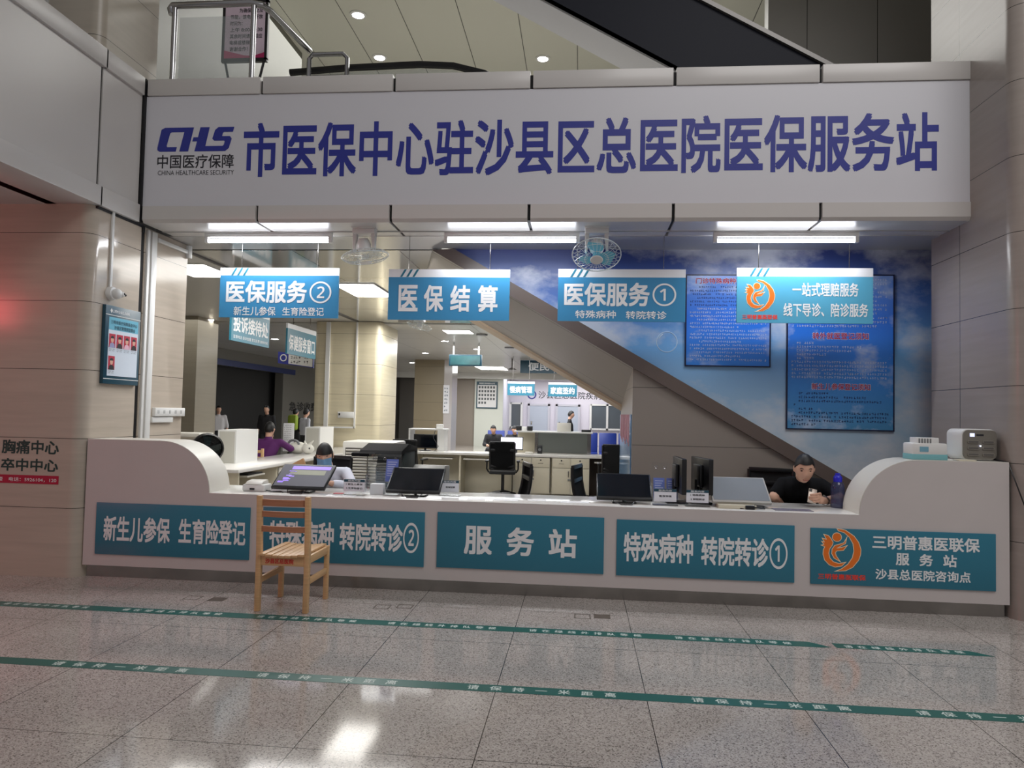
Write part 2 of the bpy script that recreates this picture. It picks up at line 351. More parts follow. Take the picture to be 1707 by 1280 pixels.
# ceilings behind the beam and the back rooms
struct('ceiling_office', MB().box(-4.40, 9, 7.72, 14.22, 3.22, 3.32), M_CEIL, 0)
struct('ceiling_corridor', MB().box(-14, -4.42, 7.50, 14.22, 3.22, 3.32), mat('corridor ceiling', (196, 194, 188), .3), 0)
struct('ceiling_back', MB().box(-14, 9, 14.24, 36.5, 3.20, 3.32), M_CEILF, 0)
struct('trim_8', MB().box(-4.43, -4.39, 7.5, 14.2, 3.20, 3.225), M_DGREY, 0)
struct('beam_back', MB().box(-14, 9, 31.6, 31.9, 2.95, 3.20), M_WHITE, 0)
# pillar between the two halls
pil = arc(-5.15, 14.12, .12, PI, 1.5 * PI) + arc(-4.05, 14.12, .12, 1.5 * PI, 2 * PI) + [(-3.93, 15.3), (-5.27, 15.3)]
struct('pillar_1', MB().prism(pil, 0, 3.21, 'Z'), mat('cream pillar tile', (212, 202, 174), .25, streak=(1.6, .05), joints=[ZJ]))
struct('wall_back_grey', MB().box(-14, -6.6, 33, 33.2, 0, 3.2).box(-8.2, -5.25, 32.6, 32.8, 0, 3.2), M_DGREY, 0)
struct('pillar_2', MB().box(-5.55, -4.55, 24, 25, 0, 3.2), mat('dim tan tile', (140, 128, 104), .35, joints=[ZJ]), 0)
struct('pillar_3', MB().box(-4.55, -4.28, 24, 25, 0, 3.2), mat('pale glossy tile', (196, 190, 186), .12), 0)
struct('wall_back_panel', MB().box(-6.2, -4.55, 32.3, 32.5, 0, 3.2), mat('taupe panel', (158, 148, 138), .4, joints=[(0, 1.6, -4.6, .02)]), 0)
struct('wall_back_white', MB().box(-4.7, -3.45, 32.1, 32.3, 0, 3.2), mat('white wall', (226, 230, 222), .4), 0)
struct('wall_back', MB().box(-4, 9, 35.8, 36, 0, 3.3), mat('lavender white wall', (210, 206, 218), .5), 0)
struct('wall_back_side', MB().box(-3.62, -3.50, 32.3, 35.8, 0, 3.3), mat('white room side wall', (205, 203, 214), .5), 0)
struct('wall_far_right', MB().box(9, 9.2, 7.3, 36, 0, 3.3), M_OFFW, 0)
# dark corridor on the far left
struct('wall_corridor', MB().box(-10.8, -10.5, 7.5, 17.7, 0, 3.2).box(-10.8, -10.5, 17.7, 25, 2.72, 3.2).box(-10.8, -10.5, 25, 33, 0, 3.2), mat('grey corridor wall', (120, 118, 112), .4), 0)
struct('door_1', MB().box(-11.2, -10.9, 17.2, 25.5, 0, 2.75), mat('black opening', (5, 6, 8), .6), 0)  # black slab paints the darkness inside the opening
struct('trim_9', MB().box(-10.5, -10.46, 17.0, 26, 2.70, 2.88), mat('blue header band', (20, 44, 110), .3), 0)
struct('pillar_4', MB().box(-8.2, -7.36, 13.4, 14.2, 0, 3.22), mat('dim beige tile', (168, 160, 142), .35, streak=(1.5, .05)), 0)
# upper gallery
struct('floor_upper', MB().box(-14, 4, 7.05, 20, 4.42, 4.50), mat('pale gallery floor', (190, 186, 178), .3), 0)
struct('ceiling_upper', MB().box(-14, 14, 6.4, 22, 7.6, 7.75), M_UPCEIL, 0)
struct('wall_upper', MB().box(-14, 14, 20, 20.2, 4.4, 7.7), M_DGREY, 0)
struct('wall_upper_left', MB().box(-5.0, -4.9, 6.85, 12, 4.5, 7.6), mat('gallery side wall', (112, 112, 104), .4), 0)
struct('wall_upper_dark', MB().box(-9.2, -9.0, -4, 20, 4.5, 7.7), mat('dark gallery wall', (24, 28, 28), .3), 0)
struct('wall_upper_right', MB().box(2.4, 14, 9.9, 10.1, 4.5, 7.7), mat('dim upper panel', (158, 156, 152), .4, joints=[(0, .9, .2, .01)]), 0)
struct('trim_10', MB().box(-4.247, -4.224, 6.565, 6.62, 3.24, 4.625), M_BLACK, 0)
struct('trim_11', MB().box(-4.29, -4.255, 6.0, 6.66, 3.205, 3.228).box(-4.40, -4.255, 6.66, 6.70, 3.16, 3.228), M_BLACK, 0)
# ================================================================ the big banner
t = thing('banner_sign', 'long white banner over the desks with big navy characters and a logo', 'sign', (-.45, 6.6, 3.39))
MB().box(-4.222, 3.322, 6.59, 6.62, 3.392, 4.458).done('banner_panel', M_BANNER, t, 0)
text(t, '市医保中心驻沙县区总医院医保服务站', M_NAVY, -3.235, 3.045, 3.66, 4.185, 6.59, bold=.026)
tag(text(t, '中国医疗保障', M_DARK, -4.09, -3.325, 3.755, 3.888, 6.59, bold=.012), 'dark small lettering')
text(t, 'CHINA HEALTHCARE SECURITY', M_DARK, -4.08, -3.32, 3.69, 3.735, 6.59, bold=0)
CHS1 = [(815, 645), (832, 636), (972, 636), (948, 752), (905, 752), (926, 658), (866, 658), (858, 664), (843, 724), (846, 730), (893, 730), (888, 752), (810, 752), (798, 744), (798, 732)]
CHS2 = [(1003, 636), (1048, 636), (1030, 727), (1112, 727), (1118, 722), (1122, 706), (1118, 702), (1072, 702), (1062, 692), (1074, 650), (1090, 636), (1166, 636), (1160, 660), (1118, 660), (1112, 665), (1109, 680), (1146, 680), (1155, 692), (1143, 738), (1126, 752), (978, 752), (989, 704), (966, 704), (971, 684), (993, 684)]
shapes(t, [CHS1, CHS2], M_NAVY, lambda x, y: (-4.095 + (x - 798) * .002075, 4.150 - (y - 636) * .00200), 6.59, 'logo')
# ================================================================ service counter
Cq = lambda cx, cz, rx, rz, a0, a1, n=14: [(cx + rx * math.cos(a0 + (a1 - a0) * i / n), cz + rz * math.sin(a0 + (a1 - a0) * i / n)) for i in range(n + 1)]
t = thing('service_counter', 'long pale counter with rounded raised ends and a steel kick plate', 'counter', (-.45, 6.3, 0))
front = [(-4.255, .105), (3.285, .105), (3.285, 1.188)] + Cq(2.62, .752, .44, .436, PI / 2, PI) + Cq(-3.58, .752, .44, .43, 0, PI / 2) + [(-4.255, 1.182)]
MB().prism(front, 6.0, 6.04).done('front_panel', M_COUNTER, t, 20)
MB().prism([(3.285, .5), (3.285, 1.192)] + Cq(2.62, .752, .445, .44, PI / 2, PI) + [(2.175, .5)], 6.003, 6.36).done('end_block', M_OFFW, t, 20)
MB().prism([(-3.135, .5)] + Cq(-3.58, .752, .445, .434, 0, PI / 2) + [(-4.255, 1.186), (-4.255, .5)], 6.003, 6.36).done('end_block', M_OFFW, t, 20)
MB().box(-3.3, 2.3, 6.002, 6.66, .722, .755, .004).done('counter_top', M_TOP, t)
MB().box(-4.25, 3.27, 6.045, 6.08, 0, .105).done('kick_plate', M_STEEL, t, 0)
for x in (-3.28, -1.22, .25, 1.75, 2.98): MB().box(x - .02, x + .02, 6.08, 6.62, 0, .722).done('side_panel', M_OFFW, t, 0)
def logo(parent, tf, at):
    cres = [(268, 100), (300, 103), (330, 110), (395, 155), (430, 205), (447, 260), (445, 300), (430, 345), (385, 405), (330, 435), (268, 440), (300, 425), (350, 385), (385, 330), (397, 275), (390, 215), (360, 160), (320, 125), (275, 112)]
    hand = [(165, 150), (195, 157), (215, 180), (231, 210), (225, 232), (205, 262), (198, 300), (207, 340), (235, 370), (280, 383), (325, 372), (300, 398), (250, 408), (205, 392), (170, 355), (158, 310), (160, 272), (172, 246), (148, 236), (166, 230), (150, 208), (170, 212), (153, 182), (186, 190)]
    body = [(334, 182), (318, 212), (286, 224), (248, 236), (228, 265), (225, 300), (243, 336), (282, 358), (256, 320), (248, 292), (262, 276), (312, 270), (336, 237), (300, 251), (258, 258), (290, 236), (328, 214)]
    head = [(263 + 33 * math.cos(a * PI / 10), 166 + 33 * math.sin(a * PI / 10)) for a in range(20)]
    shapes(parent, [cres, hand, body, head], M_CREAMLINE, tf, at, 'logo_outline', .005, .0012)
    shapes(parent, [cres, hand, body, head], M_ORANGE, tf, at, 'logo', 0, .002)
def counter_sign(label, x0, x1, z0, z1):
    s = thing('counter_sign', label, 'sign', ((x0 + x1) / 2, 5.995, z0), 'teal panels on the counter front')
    MB().box(x0, x1, 5.988, 6.0, z0, z1, .002).done('panel', M_TEAL, s)
    return s
s = counter_sign('teal counter panel lettered 新生儿参保 生育险登记, next to the rounded column', -4.14, -2.764, .204, .643)
text(s, '新生儿参保', M_LETW, -4.065, -3.466, .318, .532, 5.988, bold=.03, ext=.012); text(s, '生育险登记', M_LETW, -3.388, -2.797, .322, .532, 5.988, bold=.03, ext=.012)
s = counter_sign('teal counter panel lettered 特殊病种 转院转诊②, behind the wooden chair', -2.66, -1.268, .208, .655)
text(s, '特殊病种', M_LETW, -2.589, -2.032, .318, .545, 5.988, bold=.03, ext=.012); text(s, '转院转诊', M_LETW, -1.983, -1.447, .322, .548, 5.988, bold=.03, ext=.012)
text(s, '②', M_LETW, -1.444, -1.312, .318, .566, 5.988, bold=.008, ext=.006)
s = counter_sign('teal counter panel with three wide spaced characters 服务站', -1.162, .2, .212, .662)
for c, a, b in (('服', -.937, -.705), ('务', -.587, -.362), ('站', -.244, -.017)): text(s, c, M_LETW, a, b, .33, .56, 5.988, bold=.03, ext=.012)
s = counter_sign('teal counter panel lettered 特殊病种 转院转诊①', .301, 1.686, .208, .653)
text(s, '特殊病种', M_LETW, .358, .904, .322, .555, 5.988, bold=.03, ext=.012); text(s, '转院转诊', M_LETW, .967, 1.488, .318, .545, 5.988, bold=.03, ext=.012)
text(s, '①', M_LETW, 1.494, 1.632, .310, .55, 5.988, bold=.008, ext=.006)
s = counter_sign('teal counter panel with orange round logo and three rows of white lettering', 1.808, 3.181, .206, .641)
text(s, '三明普惠医联保', M_LETW, 2.271, 3.063, .495, .603, 5.988, bold=.03)
for c, a in (('服', 2.446), ('务', 2.620), ('站', 2.795)): text(s, c, M_LETW, a, a + .1, .377, .47, 5.988, bold=.03)
text(s, '沙县总医院咨询点', M_LETW, 2.294, 2.996, .262, .345, 5.988, bold=.025)
logo(s, lambda x, y: (1.892 + (x - 146) * .00097, .640 - (y - 98) * .00095), 5.988)
text(s, '三明普惠医联保', M_REDB, 1.865, 2.222, .247, .29, 5.988, bold=.03)
# ================================================================ floor tape
def tape(label, pts, runs, body, hgt=.055):
    o = thing('floor_tape', label, 'floor tape', (pts[0][0], pts[0][1], 0), 'green waiting lines on the floor')
    MB().prism(pts, .0003, .0014, 'Z').done('tape_strip', M_TAPE, o, 0)
    for a, b, y in runs: text(o, body, M_TAPEB, a, b, y - hgt / 2, y + hgt / 2, .0014, '+Z', bold=.02, lift=.0006)
B1 = '  '.join('请在绿线外排队等候')
tape('green floor tape near the counter running from the column to a pointed end', [(-7, 5.05), (1.60, 5.035), (1.66, 5.05), (1.54, 5.145), (-7, 5.17)], [(-5.05, -4.36, 5.108), (-4.22, -3.56, 5.11), (-3.292, -2.541, 5.105), (-2.274, -1.548, 5.098), (-1.322, -.558, 5.095), (-.331, .433, 5.092), (.653, 1.414, 5.09)], B1)
tape('short green floor tape in front of the orange logo panel', [(1.69, 5.045), (2.66, 5.02), (2.55, 5.115), (1.69, 5.14)], [(1.75, 2.497, 5.08)], B1)
B2 = '   '.join('请保持一米距离')
tape('long green floor tape farther from the counter asking for one metre distance', [(-7, 3.95), (6, 3.95), (6, 4.05), (-7, 4.05)], [(-5.35, -4.55, 4), (-4.16, -3.37, 4), (-2.984, -2.179, 4), (-1.772, -.979, 4), (-.588, .211, 4), (.605, 1.411, 4), (1.737, 2.54, 4), (2.9, 3.7, 4)], B2, .06)
for k, (a, b, solid) in enumerate(((-2.98, 5.505, 0), (-2.775, 5.5, 1), (-1.475, 5.505, 0), (-1.31, 5.55, 0), (.035, 5.505, 0), (.18, 5.53, 1))):
    w, d, q = .06, .055, .008
    mb = MB().box(a - w, a + w, b - d, b - d + q, .0002, .0012).box(a - w, a + w, b + d - q, b + d, .0002, .0012).box(a - w, a - w + q, b - d, b + d, .0002, .0012).box(a + w - q, a + w, b - d, b + d, .0002, .0012)
    if solid: mb.box(a - w, a + w, b - d, b + d, .0001, .0007)
    solo('floor_mark', mb, mat('worn floor mark', (104, 94, 84), .5), ['outlined square mark on the floor behind the green tape, between column and chair', 'filled square mark on the floor between column and chair', 'outlined square mark below the middle of the second teal panel', 'outlined square mark beside its twin, nearer the 服务站 panel', 'outlined square mark on the floor below the end of the 服务站 panel', 'filled yellowish square mark below the 服务站 panel'][k], 'floor mark', 'square tape marks on the floor', 0)
# ================================================================ wooden chair
t = thing('wooden_chair', 'pale wooden slat back chair standing before the counter with red lettering', 'chair', (-2.15, 5.45, 0))
for x, w in ((-2.338, 0), (-1.973, 0)):
    MB().prism([(5.22, 0), (5.262, 0), (5.268, .44), (5.238, .845), (5.20, .845), (5.222, .44)], x - .019, x + .019, 'X', .005).done('back_leg', M_WOOD, t)
    MB().box(x - .017, x + .017, 5.64, 5.68, 0, .415, .004).done('front_leg', M_WOOD, t)
    MB().box(x - .012, x + .012, 5.262, 5.645, .352, .41, .003).done('side_rail', M_WOOD, t)
    MB().box(x - .011, x + .011, 5.262, 5.645, .20, .245, .003).done('stretcher', M_WOOD, t)
for z0, z1 in ((.770, .818), (.690, .732), (.582, .624)):
    n = 8; a = [(-2.32 + .33 * i / n, 5.222 - .018 * math.sin(PI * i / n)) for i in range(n + 1)]
    MB().prism(a + [(x, y + .018) for x, y in a[::-1]], z0, z1, 'Z').done('back_slat', M_WOOD_SHADE, t)
MB().box(-2.32, -1.99, 5.228, 5.248, .335, .41, .003).done('back_rail', M_WOOD, t)
MB().box(-2.32, -1.99, 5.648, 5.668, .335, .41, .003).done('front_rail', M_WOOD, t)
st = MB()
for i in range(7):
    x = -2.325 + .0486 * i; dz = -.014 * math.sin(PI * (i + .5) / 7); st.box(x, x + .046, 5.20, 5.69, .412 + dz, .430 + dz, .003)
st.done('seat', M_WOOD, t)
tag(text(t, '沙县区总医院', M_RED, -2.285, -2.07, .35, .388, 5.228, bold=.03, lift=.002), 'red stencilled lettering')
# ================================================================ escalators
t = thing('escalator', 'grey sloping underside of the escalator cutting across the sky mural', 'escalator', (.5, 7.7, 0))
lo = lambda x: ESL(x) - .150
MB().prism([(-1.38, ESL(-1.38)), (3.0, ESL(3.0)), (3.0, lo(3.0)), (-1.62, lo(-1.62))], 7.64, 7.70).done('stringer', mat('dark bronze panel', (104, 92, 86), .3), t, 0)
def slab(x0, x1, f0, f1, y0, y1, th, x2=None):
    mb = MB(); c = [(x0, y0, f0(x0)), (x1, y0, f0(x1)), (x1, y1, f1(x1)), ((x2 or x0), y1, f1(x2 or x0))]
    v = c + [(a, b, z + th) for a, b, z in c]; mb._add(v, [[0, 1, 2, 3], [4, 7, 6, 5], [0, 4, 5, 1], [1, 5, 6, 2], [2, 6, 7, 3], [3, 7, 4, 0]]); return mb
far = lambda x: lo(x) - .375
slab(-1.62, .53, lo, far, 7.70, 9.86, .04, -2.2).done('soffit', mat('warm grey soffit', (150, 143, 136), .4, joints=[(1, 1.55, 7.74, .012)]), t, 0)
slab(-2.2, .53, lambda x: far(x) - .01, lambda x: far(x) - .06, 9.72, 9.90, .08, -2.3).done('lit_edge', mat('peach lit edge', (190, 170, 146), .4), t, 0)  # peach strip paints the lower soffit edge as lit from below
mb = MB(); hp = [(-3.4, 8, 5.34), (-2.72, 8, 5.38), (-1.886, 8, 5.40), (-1.5, 8, 5.375), (-1.145, 8, 5.28), (-.6, 8, 5.0), (.6, 8, 4.32)]
mb.tube(hp, .04, 8).done('handrail', M_BLK, t)
MB().prism([(x, z - .05) for x, y, z in hp] + [(.6, 4.0), (-.6, 4.5), (-3.4, 4.5)], 7.99, 8.01).done('glass_side', mat('balustrade glass', (170, 180, 180), .05, alpha=.25), t, 0)
t = thing('escalator', 'dark glossy side of the next escalator flight above the banner', 'escalator', (1, 7.7, 4.5))
l1 = lambda x: 5.654 - .5685 * x; u1 = lambda x: 5.875 - .567 * (x - 1.136)
MB().prism([(-3.2, l1(-3.2)), (1.95, l1(1.95)), (3.25, 4.55), (3.25, u1(3.25)), (-1.5, u1(-1.5))], 7.70, 7.74).done('side_panel', M_STEELGLASS, t, 0)
slab(-3.2, 1.95, l1, l1, 7.70, 8.29, .05).done('soffit', mat('blue grey soffit', (236, 238, 248), .35), t, 0)
slab(-1.5, 3.25, u1, u1, 7.66, 7.76, .05).done('top_trim', mat('dull steel trim', (110, 108, 106), .35, metal=.6), t, 0)
# ================================================================ upper gallery railing and notice stand
t = thing('gallery_railing', 'tubular steel railing on the gallery edge above the logo end of the banner', 'railing', (-3.7, 6.9, 4.62))
for x in (-4.16, -3.33): MB().tube([(x, 6.9, 4.62), (x, 6.9, 5.5)], .027, 12).lathe([(.05, 0), (.05, .02), (.03, .03)], 12, Matrix.Translation((x, 6.9, 4.62))).done('post', M_CHROME, t)
MB().tube([(-4.19, 6.9, 5.44), (-4.21, 6.9, 5.50), (-4.19, 6.9, 5.53), (-3.36, 6.9, 5.53), (-3.27, 6.94, 5.53), (-3.23, 7.05, 5.53), (-3.13, 7.88, 5.53)], .033, 12).done('top_rail', M_CHROME, t)
MB().box(-4.10, -3.36, 6.895, 6.905, 4.72, 5.40).done('glass_panel', mat('balustrade glass', (170, 180, 180), .05, alpha=.25), t, 0)
t = thing('gallery_railing', 'low steel barrier beside the escalator handrail on the gallery', 'railing', (-2.9, 7.85, 4.5))
MB().tube([(-3.12, 7.85, 4.5), (-3.12, 7.85, 5.42), (-3.08, 7.85, 5.47), (-2.73, 7.85, 5.47), (-2.68, 7.85, 5.42), (-2.68, 7.85, 4.5)], .026, 10).done('frame', M_CHROME, t)
MB().tube([(-3.12, 7.85, 5.22), (-2.68, 7.85, 5.22)], .014, 8).done('cross_rail', M_CHROME, t)
for x in (-2.98, -2.84): MB().tube([(x, 7.85, 4.5), (x, 7.85, 5.22)], .012, 8).done('baluster', M_CHROME, t)
t = thing('notice_stand', 'black framed floor stand with pink and white escalator notice behind the gallery railing', 'notice stand', (-3.76, 7.6, 4.5))
MB().box(-4.02, -3.99, 7.59, 7.63, 5.30, 5.97).box(-3.53, -3.50, 7.59, 7.63, 5.30, 5.97).box(-4.02, -3.50, 7.59, 7.63, 5.28, 5.32).box(-4.02, -3.50, 7.59, 7.63, 5.94, 5.98).done('frame', M_BLK, t)
MB().box(-3.99, -3.53, 7.595, 7.61, 5.32, 5.94).done('notice_panel', mat('pale pink notice', (226, 206, 222), .4, noise=(3, .08)), t, 0)
MB().prism([(-3.99, 5.32), (-3.53, 5.32), (-3.53, 5.38), (-3.66, 5.34), (-3.76, 5.35), (-3.99, 5.41)], 7.59, 7.595).done('notice_band', mat('magenta band', (196, 44, 108), .4), t, 0)
for x, d in ((-3.985, .05), (-3.535, -.05)): MB().tube([(x, 7.61, 5.3), (x + d, 7.61, 5.08), (x + d, 7.61, 4.5)], .014, 8).done('leg', M_BLK, t)
for k, (b, x1) in enumerate((('为确保安全及', -3.56), ('节能，该电梯开放', -3.56), ('时间为：', -3.79), ('上午 8:00-11:30', -3.56), ('其余时间请乘相应', -3.56), ('电梯或楼梯', -3.70), ('谢谢合作！', -3.72))):
    text(t, b, M_DARK, -3.93 if k else -3.83, x1, 5.83 - k * .072, 5.88 - k * .072, 7.594, bold=.015)
t = thing('glass_balustrade', 'dark glass balustrade along the gallery over the column', 'railing', (-4.5, 3, 4.63))
MB().box(-4.51, -4.49, 1.3, 5.6, 4.63, 5.75).done('glass_panel', mat('dim balustrade glass', (60, 70, 70), .05, alpha=.45), t, 0)
for y in (5.45, 4.0): MB().tube([(-4.53, y, 4.62), (-4.53, y, 5.75)], .02, 8).done('post', M_BLK, t)
for k, p in enumerate(((-3.549, 10.835), (-3.587, 12.194), (-.767, 12.378))):
    d = thing('downlight', ['recessed gallery downlight, highest of the three above the banner', 'recessed gallery downlight above the escalator handrail', 'recessed gallery downlight nearest the dark upper escalator'][k], 'downlight', (p[0], p[1], 7.6), 'gallery downlights')
    MB().lathe([(.09, 0), (.13, 0), (.13, -.015), (.09, -.02)], 24, Matrix.Translation((p[0], p[1], 7.6))).done('trim_ring', M_WHITE, d)
    MB().lathe([(.0, -.008), (.09, -.008)], 24, Matrix.Translation((p[0], p[1], 7.6))).done('lens', M_DOWN, d)
# ================================================================ fluorescent tubes under the beam
tl = ['lit tube lamp over the 医保服务② hanging sign', 'lit tube lamp over the 医保结算 hanging sign', 'lit tube lamp over the hanging sign with the orange logo']
base = None
for k, x in enumerate((-3.13, -.70, 1.86)):
    if base is None:
        base = thing('tube_lamp', tl[0], 'tube lamp', (0, 0, 0), 'tube lamps under the beam')
        MB().box(-.655, .655, -.022, .022, .025, .075, .004).box(-.655, -.62, -.02, .02, -.03, .03, .004).box(.62, .655, -.02, .02, -.03, .03, .004).done('housing', M_WHITE, base)
        MB().tube([(-.615, 0, -.008), (.615, 0, -.008)], .019, 14).done('tube', M_TUBE, base)
        base.location = (x, 6.97, 3.155)
    else: copy_tree(base, (x, 6.97, 3.155), tl[k])
# ================================================================ orbit fans
def orbit_fan(loc, label, tilt, az, blade):
    t = thing('ceiling_fan', label, 'fan', (0, 0, 0), 'caged fans under the beam')
    MB().box(-.115, .115, -.07, .07, -.012, 0, .004).done('mount_plate', M_WHITE, t)
    yk = MB()
    for sx in (-1, 1):
        yk.prism([(sx * .112, -.012), (sx * .075, -.012), (sx * .070, -.09), (sx * .088, -.235), (sx * .105, -.235)], -.03, .03, 'Y', .004)
    yk.box(-.11, .11, -.05, .05, -.06, -.01, .01); yk.done('yoke', M_WHITE, t)
    T = Matrix.Translation((0, 0, -.2)) @ Matrix.Rotation(az, 4, 'Z') @ Matrix.Rotation(tilt, 4, 'X')
    MB().lathe([(0, .10), (.045, .095), (.062, .06), (.068, .0), (.06, -.02), (0, -.02)], 20, T).done('motor_housing', M_WHITE, t)
    b = MB()
    for k in range(3):
        Q = T @ Matrix.Rotation(k * 2 * PI / 3 + .4, 4, 'Z'); vs = []; n = 6
        for i in range(n + 1):
            r = .035 + .14 * i / n; w = .35 + .35 * math.sin(PI * min(1, i / n * .9 + .1))
            for s in (-1, 1):
                a = s * w; vs.append((r * math.cos(a), r * math.sin(a), -.075 - s * .018))
        b._add(vs, [[2 * i, 2 * i + 1, 2 * i + 3, 2 * i + 2] for i in range(n)], Q)
    b.lathe([(0, -.055), (.035, -.06), (.035, -.095), (0, -.1)], 14, T)
    b.done('blades', blade, t)
    c = MB(); R = .225
    prof = lambda s: (R * math.sin(s * PI), -.075 + .062 * math.cos(s * PI))
    for k in range(28):
        a = 2 * PI * k / 28; pts = [T @ Vector((prof(s)[0] * math.cos(a), prof(s)[0] * math.sin(a), prof(s)[1])) for s in [.12 + .76 * i / 8 for i in range(9)]]
        c.tube(pts, .0014, 4, cap=False)
    for s, w in ((.16, .002), (.3, .0016), (.5, .005), (.7, .0016), (.84, .002)):
        r, z = prof(s); c.tube([T @ Vector((r * math.cos(q * PI / 18), r * math.sin(q * PI / 18), z)) for q in range(37)], w, 5, cap=False)
    c.done('wire_cage', mat('pale wire', (206, 214, 216), .3), t)
    MB().lathe([(0, -.142), (.055, -.142), (.06, -.134), (0, -.13)], 20, T).done('cage_badge', M_WHITE, t)
    t.location = loc; return t
orbit_fan((-2.105, 6.83, 3.235), 'white caged fan with clear blades beside the 医保服务② hanging sign', math.radians(-8), math.radians(90), mat('clear blade', (208, 212, 210), .2, alpha=.5))
orbit_fan((.115, 6.83, 3.235), 'white caged fan with blue blades above the 医保服务① hanging sign', math.radians(-30), 0, mat('pale blue blade', (110, 190, 214), .25))
# ================================================================ hanging signs over the desks
def hang_sign(label, x0, x1, z0, z1, wires, m, y=7.11):
    s = thing('hanging_sign', label, 'sign', ((x0 + x1) / 2, y, z0), 'teal signs hung under the beam')
    zb = z1 - .078 * (z1 - z0) / .5
    MB().box(x0, x1, y - .012, y + .012, z0, zb - .0005).done('panel', m, s, 0)
    MB().box(x0, x1, y - .012, y + .012, zb, z1).done('header_band', mat('white sign band', (236, 238, 242), .35), s, 0)
    st = MB(); xx = x0 + .115
    for k in range(3):
        a = xx + k * .062; st.prism([(a, zb + .002), (a + .022, zb + .002), (a + .066, z1 - .002), (a + .044, z1 - .002)], y - .0135, y - .012)
    st.done('slanted_stripes', M_TEAL, s, 0)
    for wx in wires: MB().tube([(wx, y, z1 - .02), (wx, y, 3.226)], .003, 6).done('wire', M_STEEL, s)
    return s
s = hang_sign('hanging teal sign lettered 医保服务② with small second row 新生儿参保', -3.68, -2.44, 2.396, 2.902, (-3.46, -2.667), M_TEAL2)
text(s, '医保服务', M_LETW, -3.611, -2.765, 2.545, 2.772, 7.098, bold=.03); text(s, '②', M_LETW, -2.738, -2.512, 2.545, 2.765, 7.098, bold=.004)
text(s, '新生儿参保', M_LETW, -3.525, -3.085, 2.416, 2.507, 7.098, bold=.015); text(s, '生育险登记', M_LETW, -3.014, -2.583, 2.418, 2.503, 7.098, bold=.015)
s = hang_sign('hanging teal sign lettered 医保结算 in four wide characters', -1.93, -.72, 2.388, 2.892, (-1.731, -.919), M_TEAL2)
for c, a in (('医', -1.825), ('保', -1.57), ('结', -1.305), ('算', -1.03)): text(s, c, M_LETW, a, a + .195, 2.472, 2.735, 7.098, bold=.03)
s = hang_sign('hanging teal sign lettered 医保服务① with small second row 特殊病种', -.246, .972, 2.392, 2.898, (-.06, .764), M_TEAL2)
text(s, '医保服务', M_LETW, -.185, .635, 2.538, 2.768, 7.098, bold=.03); text(s, '①', M_LETW, .661, .885, 2.543, 2.762, 7.098, bold=.004)
text(s, '特殊病种', M_LETW, -.075, .315, 2.42, 2.497, 7.098, bold=.015); text(s, '转院转诊', M_LETW, .41, .796, 2.416, 2.495, 7.098, bold=.015)
s = hang_sign('hanging sky blue sign with orange round logo and 一站式理赔服务', 1.452, 2.694, 2.392, 2.915, (1.653, 2.483), mat('sky blue sign panel', (88, 170, 204), .3))
text(s, '一站式理赔服务', M_LETW, 1.963, 2.563, 2.645, 2.775, 7.098, bold=.02); text(s, '线下导诊、陪诊服务', M_LETW, 1.882, 2.65, 2.455, 2.582, 7.098, bold=.02)
logo(s, lambda x, y: (1.532 + (x - 146) * .00089, 2.800 - (y - 98) * .00087), 7.098)
text(s, '三明普惠医联保', M_REDB, 1.502, 1.828, 2.424, 2.47, 7.098, bold=.03)
# ================================================================ notices printed on the mural wall
def notice(label, x0, x1, z0, z1):
    s = thing('notice_board', label, 'notice board', ((x0 + x1) / 2, 7.69, z0), 'blue notices on the mural wall')
    MB().box(x0, x1, 7.68, 7.70, z0, z1).done('board', MATS['blue notice print'], s, 0)
    b = .012; MB().box(x0 - b, x1 + b, 7.675, 7.70, z1, z1 + b).box(x0 - b, x1 + b, 7.675, 7.70, z0 - b, z0).box(x0 - b, x0, 7.675, 7.70, z0, z1).box(x1, x1 + b, 7.675, 7.70, z0, z1).done('frame', mat('navy frame', (20, 26, 62), .35), s, 0)
    return s
sky_print('blue notice print', [(1.3, (80, 148, 190)), (2.0, (54, 134, 224)), (2.5, (52, 120, 228)), (3.0, (110, 150, 222))], (200, 214, 236), .52, 2.2, .22)
M_SMALL = mat('small white print', (206, 216, 240), .5); M_SMALLD = mat('small dark print', (26, 34, 92), .5); M_MAROON = mat('maroon title', (176, 24, 60), .5)
s = notice('smaller blue notice with 门诊特殊病种 title, half behind the logo sign', 1.065, 1.9, 2.022, 2.95)
text(s, '门诊特殊病种', M_SMALL, 1.15, 1.565, 2.862, 2.928, 7.68, bold=.035, name='title_halo'); text(s, '门诊特殊病种', M_MAROON, 1.155, 1.56, 2.866, 2.924, 7.68, bold=.02, lift=.003, name='title')
rows = [(1.10 + (.07 if k % 3 == 0 else 0), 1.87 - (.25 if k % 4 == 3 else 0), 2.82 - k * .0375, .021) for k in range(21)]
scribble(s, rows[:6] , M_SMALLD, 7.68); scribble(s, rows[6:], M_SMALL, 7.68)
s = notice('tall blue notice with 转外就医登记须知 and 新生儿参保登记须知 titles', 2.082, 3.11, 1.397, 2.955)
for b, x0, x1, z0, z1 in (('转外就医登记须知', 2.325, 2.871, 2.305, 2.372), ('新生儿参保登记须知', 2.32, 2.889, 1.793, 1.857)):
    text(s, b, M_SMALL, x0 - .005, x1 + .005, z0 - .004, z1 + .004, 7.68, bold=.035, name='title_halo'); text(s, b, M_MAROON, x0, x1, z0, z1, 7.68, bold=.015, lift=.003, name='title')
scribble(s, [(2.12, 3.07 - .1 * (k % 3 == 2), 2.9 - k * .043, .024) for k in range(12)], M_SMALL, 7.68)
